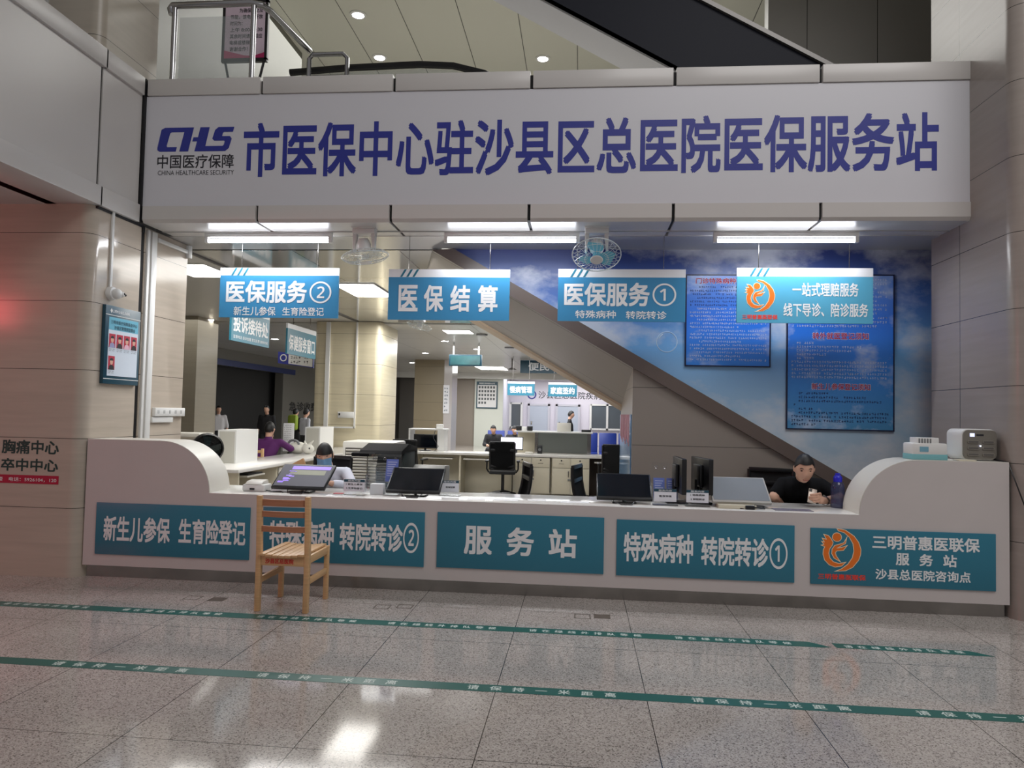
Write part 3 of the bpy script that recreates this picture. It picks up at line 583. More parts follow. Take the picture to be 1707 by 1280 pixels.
scribble(s, [(2.17 - (.05 if k > 4 else 0), (2.35, 2.82, 2.72, 2.46, 2.34)[k] if k < 5 else 3.07, 2.252 - k * .0385, .024) for k in range(10)], M_SMALL, 7.68)
scribble(s, [(2.12 + (0 if k in (3, 6, 7, 8) else .07), (2.5, 2.85, 3.0, 2.18, 2.35)[k] if k < 5 else 3.07 - .7 * (k == 8), 1.742 - k * .0395, .024) for k in range(9)], M_SMALLD, 7.68)
# bubble printed on the mural
o = solo('bubble_print', MB().tube([(.87 + .105 * math.cos(a * PI / 20), 7.699, 2.26 + .105 * math.sin(a * PI / 20)) for a in range(41)], .004, 6, cap=False).tube([(.85 + .06 * math.cos(PI * .6 + a * .09), 7.699, 2.28 + .06 * math.sin(PI * .6 + a * .09)) for a in range(12)], .007, 6), mat('pale bubble print', (196, 220, 240), .4), 'pale round soap bubble printed on the sky mural near the stringer', 'wall print')
# reflections painted on the glossy end of the stair wall
t = thing('painted_reflection', 'blue painted reflection strip on the end of the grey stair wall', 'poster', (.52, 8.8, .8))
MB().box(.513, .5265, 7.76, 9.80, .05, 1.50).done('reflection_sheet', mat('blue reflection paint', (120, 160, 206), .08, noise=(2.2, .3)), t, 0)
mb = MB()
for k in range(9): mb.box(.510, .513, 7.95 + k * .2, 8.06 + k * .2, 1.16 + .03 * (k % 3), 1.5)
mb.done('pink_reflections', mat('pink reflection paint', (178, 104, 112), .4), t, 0)
# ================================================================ left wall fittings
t = thing('staff_board', 'teal framed staff board with red portrait photos on the left wall', 'display board', (-4.255, 6.38, 1.67))
fx = -4.263
MB().box(fx, fx + .035, 6.128, 6.645, 1.672, 2.378, .004).done('frame', M_TEALD, t)
MB().box(fx + .035, fx + .037, 6.175, 6.61, 1.745, 2.275).done('sheet', mat('pale blue sheet', (216, 226, 238), .3), t, 0)
MB().box(fx + .037, fx + .0375, 6.175, 6.61, 2.16, 2.275).done('sheet_header', mat('light blue header', (112, 184, 208), .3), t, 0)
MB().box(fx + .035, fx + .038, 6.128, 6.645, 2.29, 2.296).box(fx + .035, fx + .038, 6.128, 6.645, 1.715, 1.721).done('accent_line', M_WHITE, t, 0)
text(t, '三明市沙县区总医院', M_LETW, 6.225, 6.47, 2.318, 2.345, fx + .035, '+X', bold=.01)
MB().prism([(6.205, 2.31), (6.222, 2.332), (6.205, 2.354), (6.188, 2.332)], fx + .035, fx + .0375, 'X').done('emblem', M_WHITE, t, 0)
text(t, '三明市医疗保障基金中心', M_TEALD, 6.20, 6.59, 2.215, 2.25, fx + .0375, '+X', bold=.015); text(t, '沙县区管理部监督台', M_TEALD, 6.25, 6.56, 2.168, 2.203, fx + .0375, '+X', bold=.015)
MSK = mat('portrait skin', (216, 172, 150), .5); MPR = mat('portrait red', (186, 40, 66), .4)
for k, (y, z) in enumerate(((6.185, 2.0), (6.292, 2.0), (6.398, 2.0), (6.505, 2.0), (6.185, 1.80))):
    ph = MB().box(fx + .037, fx + .0385, y, y + .09, z, z + .125).done('portrait_photo', MPR, t, 0)
    MB().prism([(y + .045 + .021 * math.cos(a * PI / 8), z + .072 + .028 * math.sin(a * PI / 8)) for a in range(16)], fx + .0385, fx + .0392, 'X').done('portrait_face', MSK, ph, 0)
    MB().prism([(y + .045 + .025 * math.cos(a * PI / 8), z + .083 + .024 * math.sin(a * PI / 8)) for a in range(9)], fx + .0392, fx + .0396, 'X').done('portrait_hair', M_DARK, ph, 0)
    MB().prism([(y + .005, z), (y + .085, z), (y + .075, z + .035), (y + .055, z + .044), (y + .035, z + .044), (y + .015, z + .035)], fx + .0385, fx + .0390, 'X').done('portrait_clothes', mat('portrait shirt %d' % k, ((150, 150, 190), (30, 30, 36), (226, 180, 200), (24, 24, 30), (30, 28, 34))[k], .5), ph, 0)
    scribble(t, [(y + .005, y + .085, z - .018, .010), (y + .005, y + .085, z - .033, .009)], M_DARK, fx + .037, '+X', 'caption')
t = thing('security_camera', 'white dome security camera on the left wall above the staff board', 'camera', (-4.26, 6.24, 2.49))
Q = Matrix.Translation((-4.265, 6.22, 2.49)) @ Matrix.Rotation(PI / 2, 4, 'Y')
MB().lathe([(.062, 0), (.062, .03), (.055, .045), (0, .045)], 24, Q).done('base', M_WHITE, t)
MB().ball((-4.205, 6.235, 2.488), .048, 20, 14).done('body', M_WHITE, t)
MB().ball((-4.175, 6.26, 2.486), (.030, .030, .026), 16, 10).done('face', mat('camera face', (228, 228, 226), .3), t)
MB().ball((-4.152, 6.262, 2.489), .012, 10, 8).ball((-4.156, 6.288, 2.483), .011, 10, 8).done('lens', M_BLK, t)
solo('cable_trunking', MB().box(-4.265, -4.245, 6.195, 6.225, 2.53, 3.23, .003), M_WHITE, 'thin white trunking rising from the security camera', 'trunking')
solo('cable_trunking', MB().box(-4.265, -4.235, 6.80, 6.885, .76, 3.20, .004).box(-4.265, -4.24, 6.735, 6.775, .76, 3.20, .004), M_WHITE, 'thick twin white trunking on the wall behind the left counter end', 'trunking')
solo('cable_trunking', MB().box(-4.265, -4.24, 6.93, 7.30, 1.315, 1.372, .004), M_WHITE, 'short white trunking below the wall socket strip', 'trunking')
solo('cable_trunking', MB().box(-4.265, -4.235, 6.9, 7.5, 3.12, 3.16, .004).box(-4.265, -4.225, 7.46, 7.52, 3.08, 3.215, .004), M_WHITE, 'white trunking running along the top of the left wall to the office ceiling', 'trunking')
t = thing('socket_strip', 'white row of wall sockets on the tiled wall behind the left counter end', 'socket', (-4.26, 7.2, 1.42))
MB().box(-4.265, -4.225, 6.95, 7.50, 1.378, 1.465, .006).done('box', M_WHITE, t)
mb = MB()
for k in range(5):
    y = 7.0 + k * .105; mb.box(-4.226, -4.223, y - .012, y - .008, 1.405, 1.44).box(-4.226, -4.223, y + .008, y + .012, 1.405, 1.44)
mb.done('socket_hole', M_GREY, t, 0)
# lettering on the left column face
t = thing('wall_lettering', 'green lettering 胸痛中心 卒中中心 with a red phone strip on the left column', 'sign', (-4.75, 5.935, .78))
MB().box(-5.6, -4.462, 5.937, 5.9398, .79, .862).done('red_strip', mat('red strip', (176, 20, 60), .4), t, 0)
text(t, '胸痛中心', M_GREEN, -5.0, -4.472, 1.045, 1.165, 5.94, bold=.03); text(t, '卒中中心', M_GREEN, -5.0, -4.472, .895, 1.005, 5.94, bold=.03)
text(t, '急诊科一楼　电话：5926104，120', M_LETW, -5.22, -4.48, .806, .843, 5.937, bold=.01)
# red ticker board on the far lobby wall, seen as a red reflection on the glossy column
t = thing('ticker_board', 'red dot matrix ticker board across the lobby, mirrored faintly on the left column', 'led board', (-10.4, -4.2, 3.5))
MB().box(-13.6, -10.9, -4.3, -4.2, 3.5, 4.0).done('housing', M_BLK, t)
mb = MB(); rr = random.Random(3)
for i in range(60):
    for j in range(6):
        if rr.random() < .55: mb.box(-13.5 + i * .04, -13.475 + i * .04, -4.2, -4.195, 3.56 + j * .07, 3.595 + j * .07)
mb.done('dots', mat('red led', (255, 30, 50), .4, emit=10), t, 0)
# ================================================================ people
def remesh(mb, vox, it=6, fac=.5):
    me = mb.mesh('tmp', 0); o = bpy.data.objects.new('tmp', me); COL.objects.link(o)
    r = o.modifiers.new('r', 'REMESH'); r.mode = 'VOXEL'; r.voxel_size = vox; r.use_smooth_shade = True
    if it: s = o.modifiers.new('s', 'SMOOTH'); s.iterations = it; s.factor = fac
    dg = bpy.context.evaluated_depsgraph_get(); dg.update(); out = bpy.data.meshes.new_from_object(o.evaluated_get(dg))
    bpy.data.objects.remove(o); bpy.data.meshes.remove(me)
    for p in out.polygons: p.use_smooth = True
    return out
def cap(mb, a, b, ra, rb, n=12):
    a = Vector(a); b = Vector(b); d = b - a; L = d.length; q = d.to_track_quat('Z', 'Y').to_matrix().to_4x4(); q.translation = a
    pr = [(ra * math.sin(PI / 2 * i / 4), -ra * math.cos(PI / 2 * i / 4)) for i in range(4)] + [(ra, 0), (rb, L)] + [(rb * math.cos(PI / 2 * i / 4), L + rb * math.sin(PI / 2 * i / 4)) for i in range(1, 5)]
    pr[0] = (0, -ra); pr[-1] = (0, L + rb); mb.lathe(pr, n, q)
def hp(d, k=1.0):
    x, y, z = d[0] * .074, d[1] * .095, d[2] * .118
    if z < 0:
        t = -d[2]; x *= 1 - .30 * t ** 1.3; y *= (1 - .34 * t) if y > 0 else (1 - .10 * t)
    if d[1] < 0:
        G = lambda cx, cz, sx, sz: math.exp(-((x - cx) / sx) ** 2 - ((z - cz) / sz) ** 2)
        y -= .023 * G(0, -.018, .011, .024) + .010 * G(0, .005, .009, .02) + .008 * G(0, -.058, .022, .010) + .008 * G(0, -.098, .022, .016) + .004 * G(0, .038, .05, .010)
        y += .009 * (G(.031, .016, .017, .011) + G(-.031, .016, .017, .011)) - .004 * (G(.042, -.02, .02, .02) + G(-.042, -.02, .02, .02))
        y += .004 * G(0, -.044, .02, .005)
    return Vector((x * k, y * k, z * k))
def sph(nu, nv):
    for j in range(nv + 1):
        for i in range(nu):
            a, b = PI * j / nv, 2 * PI * i / nu; yield (math.sin(a) * math.cos(b), math.sin(a) * math.sin(b), math.cos(a))
def head(mb, M, nu=48, nv=36):
    vs = [M @ hp(d) for d in sph(nu, nv)]
    mb._add(vs, [[j * nu + i, (j + 1) * nu + i, (j + 1) * nu + (i + 1) % nu, j * nu + (i + 1) % nu] for j in range(nv) for i in range(nu)])
    for s in (-1, 1): mb.ball((s * .074, .008, -.002), (.011, .019, .031), 10, 8, M)
    bmesh.ops.remove_doubles(mb.bm, verts=mb.bm.verts, dist=1e-5)
def hair(M, line, k=1.075, nu=40, nv=28, th=.012):
    b = bmesh.new(); V = {}
    ds = list(sph(nu, nv)); rnd = random.Random(5)
    for i, d in enumerate(ds):
        p = hp(d, 1); p = Vector((d[0] * .074, d[1] * .095, d[2] * .118)) if d[2] > -.2 else p
        V[i] = b.verts.new(M @ (p * (k + .010 * math.sin(7 * d[0] + 3 * d[2]) * math.cos(6 * d[1]))))
    for j in range(nv):
        for i in range(nu):
            q = [j * nu + i, (j + 1) * nu + i, (j + 1) * nu + (i + 1) % nu, j * nu + (i + 1) % nu]
            c = sum((Vector(ds[x]) for x in q), Vector()) / 4
            if c.z > line(c):
                try: b.faces.new([V[x] for x in q])
                except ValueError: pass
    bmesh.ops.remove_doubles(b, verts=b.verts, dist=1e-5)
    bmesh.ops.delete(b, geom=[v for v in b.verts if not v.link_faces], context='VERTS')
    bmesh.ops.recalc_face_normals(b, faces=b.faces); bmesh.ops.solidify(b, geom=b.faces[:], thickness=th)
    m = MB(); m.bm.free(); m.bm = b; return m
short = lambda c: .60 - .12 * min(1, max(0, c.y + 1) / .5) if c.y < -.5 else .48 - 1.0 * (c.y + .5) if c.y < .2 else -.25 - .3 * (c.y - .2)
bob = lambda c: (.20 if c.y < -.25 and abs(c.x) < .93 else -.62 if c.y < .0 else -.75)
def hand(mb, M, curl=.5, s=1.0, thumb=.6):
    """wrist at the origin, fingers along +Y, palm towards -Z, thumb on the +X side"""
    W4 = lambda p: M @ (Vector(p) * s)
    for k in range(4): cap(mb, W4((0, .0, 0)), W4((.030 - .02 * k, .082 - .004 * abs(k - 1), 0)), .013 * s, .0105 * s, 8)
    for k, L in enumerate((.068, .076, .070, .055)):
        x = .030 - .0205 * k; p = Vector((x, .082 - .004 * abs(k - 1), 0)); a = 0
        for q, (f, r) in enumerate(((.45, .0092), (.32, .0086), (.23, .0076))):
            a += curl * (.5, .9, .6)[q]; n = p + Vector((0, math.cos(a), -math.sin(a))) * L * f; cap(mb, W4(p), W4(n), r * s, r * .93 * s, 8); p = n
    p = Vector((.022, .02, -.004))
    for q, (L, r) in enumerate(((.042, .013), (.032, .0105), (.026, .0092))):
        a = thumb; n = p + Vector((math.cos(a + q * .35) * .75, math.sin(a + q * .35), -.35 * curl)).normalized() * L; cap(mb, W4(p), W4(n), r * s, r * .9 * s, 8); p = n
def hand_at(w, f, up):
    f = Vector(f).normalized(); up = Vector(up); up = (up - f * up.dot(f)).normalized(); x = f.cross(up)
    m = Matrix.Identity(4)
    for i in range(3): m[i][0] = x[i]; m[i][1] = f[i]; m[i][2] = up[i]
    m.translation = Vector(w); return m
def headM(c, yaw, pitch, roll=0, s=1): return Matrix.Translation(c) @ Matrix.Rotation(yaw, 4, 'Z') @ Matrix.Rotation(pitch, 4, 'X') @ Matrix.Rotation(roll, 4, 'Y') @ Matrix.Scale(s, 4)
M_SKIN = mat('skin', (206, 162, 138), .5); M_HAIR = mat('black hair', (18, 17, 18), .55)
def figure(label, J, shirt, loc, vox=.016, pants=None, group=None, hair_line=short, face=True, sleeve=1.0, fine=None):
    """J: joints in world coordinates; one continuous skin body, clothes and hair as children"""
    t = thing('person', label, 'person', loc, group); b = MB(); c = MB(); g = 1.0
    H = headM(J['head'], J.get('yaw', 0), J.get('pitch', 0), J.get('roll', 0), J.get('hs', 1)); k = J.get('k', 1.0)
    head(b, H, 32 if not fine else 56, 24 if not fine else 40)
    ne = Vector(J['neck']); ch = Vector(J['chest']); hi = Vector(J['hip'])
    cap(b, ne, H @ Vector((0, .02, -.05)), .055 * k, .05 * k)
    lr = (Vector(J['sh'][1]) - Vector(J['sh'][0])).normalized()
    def torso(m, e):
        for q in (-.5, 0, .5):
            cap(m, ch + lr * .15 * q * k, hi + lr * .13 * q * k, (.105 + e) * k, (.105 + e) * k)
        cap(m, ch, ne, (.080 + e) * k, (.052 + e * .5) * k)
        for s in J['sh']: cap(m, ch + Vector((0, 0, .035)), s, (.075 + e) * k, (.046 + e) * k)
    torso(b, -.012); torso(c, .008)
    for i in range(2):
        s, e, w = [Vector(J[n][i]) for n in ('sh', 'el', 'wr')]
        cap(b, s, e, .05 * k, .042 * k); cap(b, e, w, .042 * k, .028 * k)
        cap(c, s, s.lerp(e, min(1, sleeve)), .056 * k, .056 * k)
        if sleeve > 1: cap(c, e, e.lerp(w, sleeve - 1), .060 * k, .045 * k)
        if J.get('hand'): 
            hj = J['hand'][i]
            if hj: hand(b, hand_at(w, hj[0], hj[1]), hj[2], k)
    p = MB()
    for i in range(2):
        if 'kn' in J:
            kn, an = Vector(J['kn'][i]), Vector(J['an'][i]); h0 = hi + lr * (.09 if i else -.09) * k
            cap(b, h0, kn, .075 * k, .05 * k); cap(b, kn, an, .048 * k, .034 * k); cap(b, an, an + Vector(J.get('toe', (0, -.16, 0))) + Vector((0, 0, -.03)), .04 * k, .03 * k)
            cap(p, h0, kn, .095 * k, .07 * k); cap(p, kn, an, .068 * k, .055 * k)
    if 'kn' in J: cap(p, hi + lr * .07 * k, hi - lr * .07 * k, .115 * k, .115 * k)
    link('body', remesh(b, fine or vox, 3 if fine else 2), M_SKIN, t)
    link('shirt', remesh(c, vox, 6), shirt, t)
    if 'kn' in J: link('trousers', remesh(p, vox, 5), pants or M_BLKM, t)
    hair(H, hair_line).done('hair', M_HAIR, t)
    if face:
        e = MB(); br = MB(); mo = MB()
        for s in (-1, 1):
            e.ball((s * .031, -.077, .014), (.011, .006, .0045), 10, 8, H)
            br.tube([H @ Vector((s * (.018 + .026 * q / 4), -.086 + .010 * (q / 4) ** 2, .033 + .004 * math.sin(PI * q / 4))) for q in range(5)], .0032, 6)
        e.done('eye', mat('eye', (40, 30, 28), .3), t); br.done('eyebrow', M_HAIR, t)
        mo.tube([H @ Vector((-.022 + .011 * q, -.094 - .006 * math.sin(PI * q / 4), -.056 - .002 * math.sin(PI * q / 4))) for q in range(5)], .0042, 6)
        mo.done('mouth', mat('lips', (164, 104, 92), .5), t)
    return t, H
# the man at the desk with a phone
J = dict(head=(1.915, 6.53, 1.065), yaw=-.12, pitch=.34, hs=1.06, neck=(1.95, 6.70, .985), chest=(1.97, 6.83, .86), hip=(1.98, 7.08, .63), sh=[(1.81, 6.82, .91), (2.14, 6.79, .91)],
         el=[(1.715, 6.73, .80), (2.245, 6.63, .812)], wr=[(1.86, 6.90, .66), (2.06, 6.475, .802)], kn=[(1.85, 6.75, .50), (2.12, 6.75, .50)], an=[(1.85, 6.80, .08), (2.12, 6.80, .08)], k=1.05)
t, H = figure('man in a black short sleeved shirt bent over a phone at the desk', J, mat('black cotton', (13, 13, 16), .9, spec=.2), (1.97, 7.0, 0), .011, fine=.0055, sleeve=.72)
man = t
MB().lathe([(.038, -.008), (.040, 0), (.038, .008)], 14, hand_at((2.075, 6.487, .802), (-.75, -.66, 0), (0, 0, 1)) @ Matrix.Rotation(PI / 2, 4, 'X')).done('wristband', M_BLK, t)
b = MB(); wv = Vector((2.06, 6.475, .805))
cap(b, wv, (2.022, 6.435, .812), .030, .034); cap(b, (2.022, 6.435, .812), (2.0, 6.42, .835), .030, .022)
for i, L in enumerate((.070, .078, .074, .058)):
    z = .868 - i * .0215; p0 = Vector((2.012, 6.418 + .004 * i, z)); p1 = p0 + Vector((-.030, -.026, -.002)); p2 = p1 + Vector((-L * .5, -.004, -.004)); p3 = p2 + Vector((-L * .28, .012, -.003))
    cap(b, (2.03, 6.44, .815), p0, .014, .0115, 8); cap(b, p0, p1, .0112, .0102, 8); cap(b, p1, p2, .0102, .0094, 8); cap(b, p2, p3, .0094, .0080, 8)
cap(b, (2.02, 6.45, .83), (1.985, 6.47, .872), .014, .012, 8); cap(b, (1.985, 6.47, .872), (1.955, 6.462, .897), .0115, .0095, 8)
link('hand', remesh(b, .004, 3), M_SKIN, man)
t = thing('phone', 'pale silver smartphone held by the man in black', 'phone', (1.945, 6.4, .78))
Q = Matrix.Translation((1.950, 6.425, .845)) @ Matrix.Rotation(math.radians(-28), 4, 'X') @ Matrix.Rotation(math.radians(14), 4, 'Y') @ Matrix.Scale(.88, 4)
MB().box(-.038, .038, -.0045, .0045, -.075, .075, .004, Q).done('case', mat('silver phone', (190, 176, 164), .3, metal=.3), t)
MB().box(-.034, -.008, -.0065, -.004, .040, .070, .002, Q).done('lens_block', M_BLK, t)
MB().box(-.035, .035, .0045, .005, -.072, .072, 0, Q).done('screen', mat('phone screen', (120, 140, 170), .1), t, 0)
# the masked clerk
J = dict(head=(-2.475, 6.95, 1.035), yaw=.20, pitch=.20, roll=-.06, hs=1.03, neck=(-2.48, 7.04, .94), chest=(-2.50, 7.10, .80), hip=(-2.55, 7.22, .63), sh=[(-2.70, 7.08, .875), (-2.29, 7.06, .87)],
         el=[(-2.86, 6.92, .70), (-2.17, 6.90, .74)], wr=[(-2.70, 6.80, .80), (-2.33, 6.74, .79)], kn=[(-2.64, 6.9, .5), (-2.42, 6.9, .5)], an=[(-2.64, 6.95, .08), (-2.42, 6.95, .08)],
         hand=[((.8, -.5, .1), (0, 0, 1), .5), ((-.8, -.4, .1), (0, 0, 1), .5)])
M_COAT = mat('white coat', (214, 216, 228), .8)
t, H = figure('clerk with black fringe wearing a blue face mask and white coat', J, M_COAT, (-2.5, 7.1, 0), .012, fine=.0065, sleeve=1.8, hair_line=bob)
mk = MB(); n = 12; vs = []
for i in range(n + 1):
    for j in range(7):
        x = -.068 + .136 * i / n; z = -.112 + .107 * j / 6; bow = math.cos(x / .068 * PI / 2 * .92); vs.append(H @ Vector((x, -.040 - .093 * bow + .014 * abs(j - 3) / 3 * bow, z)))
mk._add(vs, [[i * 7 + j, (i + 1) * 7 + j, (i + 1) * 7 + j + 1, i * 7 + j + 1] for i in range(n) for j in range(6)])
bmesh.ops.solidify(mk.bm, geom=mk.bm.faces[:], thickness=.004); mk.done('face_mask', mat('blue mask', (150, 196, 230), .7), t)
solo('paper_bag', MB().box(-.10, .10, -.012, .012, -.07, .07, .005, Matrix.Translation((-2.74, 6.92, .90)) @ Matrix.Rotation(-.5, 4, 'Y') @ Matrix.Rotation(-.4, 4, 'X')), mat('tan paper', (176, 138, 96), .7), 'tan paper folder held beside the masked clerk', 'folder')
# visitor in purple, seen from behind at the side desk
J = dict(head=(-4.94, 11.30, 1.145), yaw=PI, pitch=.1, neck=(-4.94, 11.27, 1.02), chest=(-4.94, 11.25, .87), hip=(-5.0, 11.1, .58), sh=[(-4.75, 11.27, .95), (-5.15, 11.27, .95)],
         el=[(-4.66, 11.48, .835), (-5.30, 11.42, .72)], wr=[(-4.70, 11.72, .82), (-5.1, 11.62, .84)], kn=[(-4.9, 11.45, .5), (-5.15, 11.45, .5)], an=[(-4.9, 11.4, .08), (-5.15, 11.4, .08)], toe=(0, .16, 0))
figure('person in a purple top seen from behind at the side desk', J, mat('purple cotton', (84, 26, 92), .8), (-5.0, 11.2, 0), .018, face=False, sleeve=1.4)
def walker(label, x, y, k, yaw, shirt, pants=None, step=.12, group=None):
    z = lambda v: v * k; c, s = math.cos(yaw), math.sin(yaw)
    R = lambda px, py, pz: (x + (px * c - py * s) * k, y + (px * s + py * c) * k, pz * k)
    J = dict(head=R(0, -.02, 1.60), yaw=yaw, pitch=.05, hs=k, neck=R(0, .02, 1.46), chest=R(0, .02, 1.28), hip=R(0, 0, .95), sh=[R(-.19, .02, 1.40), R(.19, .02, 1.40)], el=[R(-.25, .08, 1.12), R(.25, -.02, 1.12)], wr=[R(-.24, -.02, .88), R(.24, -.14, .90)],
             kn=[R(-.1, -step, .52), R(.1, step * .4, .50)], an=[R(-.1, -step * .6, .08), R(.1, step * 1.5, .1)], toe=(s * .15 * k, -c * .15 * k, 0), k=k, hand=[((0, 0, -1), (1, 0, 0), .3), ((0, 0, -1), (-1, 0, 0), .3)])
    return figure(label, J, shirt, (x, y, 0), .02, pants, group, face=False, sleeve=1.3)
M_DKSH = mat('dark jacket', (24, 24, 28), .8); M_WTSH = mat('white and grey uniform', (206, 204, 206), .8)
walker('walker in a white uniform top near the pillar edge at the far left hall', -10.1, 18.3, .86, .5, M_WTSH)
walker('walker in a white short collared uniform before the black opening', -9.55, 18.6, .88, .6, M_WTSH)
walker('walker in black facing the desks beside the black opening', -8.05, 18.2, .90, .05, M_DKSH)
t, H = walker('walker in black wearing a yellow green backpack', -7.45, 18.6, .86, PI * .9, M_DKSH)
tag(MB().box(-.14, .14, -.07, .07, -.2, .2, .06, Matrix.Translation((-7.42, 18.38, 1.12)) @ Matrix.Rotation(PI * .9, 4, 'Z')).done('backpack', mat('yellow green nylon', (128, 150, 42), .7), t), 'yellow green backpack')
walker('walker in a pale jacket beside the yellow green backpack', -6.86, 17.8, .86, PI * .8, mat('pale jacket', (176, 178, 184), .8))
# far figures
walker('young person with black hair in profile beyond the back counter', -.30, 20.6, .92, PI / 2, M_DKSH)
def sitter(label, x, y, shirt):
    J = dict(head=(x, y - .1, 1.03), yaw=0, pitch=.35, neck=(x, y, .92), chest=(x, y + .04, .78), hip=(x, y + .05, .5), sh=[(x - .19, y + .03, .86), (x + .19, y + .03, .86)], el=[(x - .24, y - .05, .62), (x + .24, y - .05, .62)], wr=[(x - .08, y - .28, .60), (x + .08, y - .28, .60)], kn=[(x - .1, y - .4, .5), (x + .1, y - .4, .5)], an=[(x - .1, y - .4, .08), (x + .1, y - .4, .08)])
    figure(label, J, shirt, (x, y, 0), .022, face=False, sleeve=1.5)
sitter('person in dark clothes seated on the leftmost blue seat, head bowed', -2.35, 19.75, M_DKSH)
sitter('person in dark clothes seated beside the other bowed sitter', -1.78, 19.8, M_DKSH)
# ================================================================ office chairs
def chair_proto():
    t = thing('office_chair', 'x', 'chair', (0, 0, 0), 'black mesh office chairs')
    MB().box(-.23, .23, -.23, .22, .43, .49, .025).done('seat', M_BLKM, t)
    fr = MB(); Bk = lambda s: (.22 + .10 * s + .03 * math.sin(PI * s), .52 + .46 * s)
    for sx in (-.21, .21): fr.tube([(sx, *Bk(s / 6)) for s in range(7)], .017, 8)
    for s in (0, .12, .72, 1): 
        y, z = Bk(s); fr.box(-.21, .21, y - .013, y + .013, z - .02, z + .02, .005)
    fr.done('back_frame', M_BLK, t)
    vs = [(x, Bk(s / 6)[0] + (.02 if abs(x) < .1 else 0), Bk(s / 6)[1]) for s in range(7) for x in (-.2, -.09, .09, .2)]
    m = MB(); m._add(vs, [[i * 4 + j, i * 4 + j + 1, i * 4 + j + 5, i * 4 + j + 4] for i in range(6) for j in range(3)]); bmesh.ops.solidify(m.bm, geom=m.bm.faces[:], thickness=.006); m.done('backrest', M_BLKM, t)
    for sx in (-1, 1):
        MB().tube([(sx * .235, .16, .46), (sx * .27, .16, .52), (sx * .27, .15, .64)], .014, 8).done('arm_post', M_BLK, t)
        MB().box(sx * .27 - .03, sx * .27 + .03, -.08, .2, .64, .668, .01).done('armrest', M_BLK, t)
    MB().tube([(0, 0, .12), (0, 0, .44)], .028, 12).done('gas_column', M_BLK, t)
    for k in range(5):
        a = k * 2 * PI / 5; p = (.27 * math.cos(a), .27 * math.sin(a)); f = MB().tube([(0, 0, .13), (p[0], p[1], .075)], .02, 8, rs=[.026, .016]).done('foot', M_BLK, t)
        MB().tube([(p[0] - .02 * math.sin(a), p[1] + .02 * math.cos(a), .029), (p[0] + .02 * math.sin(a), p[1] - .02 * math.cos(a), .029)], .029, 12).done('caster', M_BLK, f)
    return t
CH = chair_proto()
spots = [(-1.34, 12.75, PI + .05, 'black mesh office chair with its back to us before the lit monitor'), (-2.95, 12.6, PI - .1, 'black mesh office chair behind the tall dark kiosk, near the white desk shelf'), (.58, 12.75, PI, 'dark office chair at the end of the back desk beside the blue reflection strip'),
         (-.83, 7.22, -PI / 2 + .25, 'black office chair turned sideways behind the middle of the counter, facing the kiosk'), (.28, 7.18, PI / 2 - .2, 'black office chair turned sideways beside the grey stair wall'),
         (1.78, 7.24, -.35, 'black office chair under the man with the phone'), (-2.66, 7.28, -.15, 'black office chair under the masked clerk')]
for i, (x, y, r, l) in enumerate(spots):
    c = CH if i == 0 else copy_tree(CH)
    c.location = (x, y, 0); c.rotation_euler = (0, 0, r); c['label'] = l
# ================================================================ things on the service counter
ZT = .755
def monitor(label, x0, x1, screen, y0=6.17, y1=6.44, z0=.803, z1=.985, skew=0, frame=None, content=None):
    t = thing('monitor', label, 'monitor', ((x0 + x1) / 2, 6.3, ZT), 'reclined monitors on the counter')
    w = x1 - x0; L = math.hypot(y1 - y0, z1 - z0); ang = math.atan2(z1 - z0, y1 - y0)
    Q = Matrix.Translation(((x0 + x1) / 2, y0, z0)) @ Matrix.Rotation(skew, 4, 'Z') @ Matrix.Rotation(ang, 4, 'X')
    MB().box(-w / 2, w / 2, 0, L, -.028, 0, .005, Q).done('shell', frame or M_BLK, t)
    MB().box(-w / 2 + .012, w / 2 - .012, .022, L - .012, 0, .0012, 0, Q).done('screen', screen, t, 0)
    MB().box(-.03, .03, L * .35, L * .5, -.06, -.02, .004, Q).tube([Q @ Vector((0, L * .42, -.05)), ((x0 + x1) / 2, y0 + .12, ZT + .02)], .016, 8).done('stand', M_BLK, t)
    MB().box(-.10, .10, -.08, .08, 0, .014, .005, Matrix.Translation(((x0 + x1) / 2, y0 + .1, ZT))).done('base', M_BLK, t)
    xm = (x0 + x1) / 2
    MB().tube([(xm - .10, y0 + .10, z0), (xm - .09, y0 - .0, ZT + .02), (xm - .03, y0 - .07, ZT + .004), (xm + .06, y0 - .06, ZT + .004), (xm + .10, y0 + .08, z0)], .004, 6).done('cable', M_BLK, t)
    if content: content(t, Q, w, L)
    return t
def purple(t, Q, w, L):
    rr = random.Random(2); pv = [mat('screen violet', (150, 120, 236), .4, emit=.5), mat('screen olive', (138, 140, 110), .4), mat('screen grey', (150, 150, 160), .4)]
    MB().box(-w / 2 + .1, w / 2 - .03, L - .075, L - .03, .0012, .0018, 0, Q).done('screen_banner', pv[0], t, 0)
    MB().box(-w / 2 + .1, w / 2 - .06, L - .15, L - .085, .0012, .0018, 0, Q).done('screen_photo', pv[1], t, 0)
    mb = MB()
    for k in range(12): a = -w / 2 + .03 + rr.random() * .08; b = .06 + rr.random() * .16; mb.box(a, a + .05, b, b + .012, .0012, .0018, 0, Q)
    mb.done('screen_text', pv[0], t, 0)
monitor('reclined monitor with a violet and grey screen before the masked clerk', -2.675, -2.19, mat('grey lit screen', (96, 96, 106), .45, spec=.25), skew=-.03, content=purple)
monitor('dark reclined monitor behind the 特殊病种② panel, next to the acrylic brochure holder', -1.655, -1.185, M_SCREEN)
monitor('dark reclined monitor before the grey stair wall with a cable loop below', .14, .60, M_SCREEN)
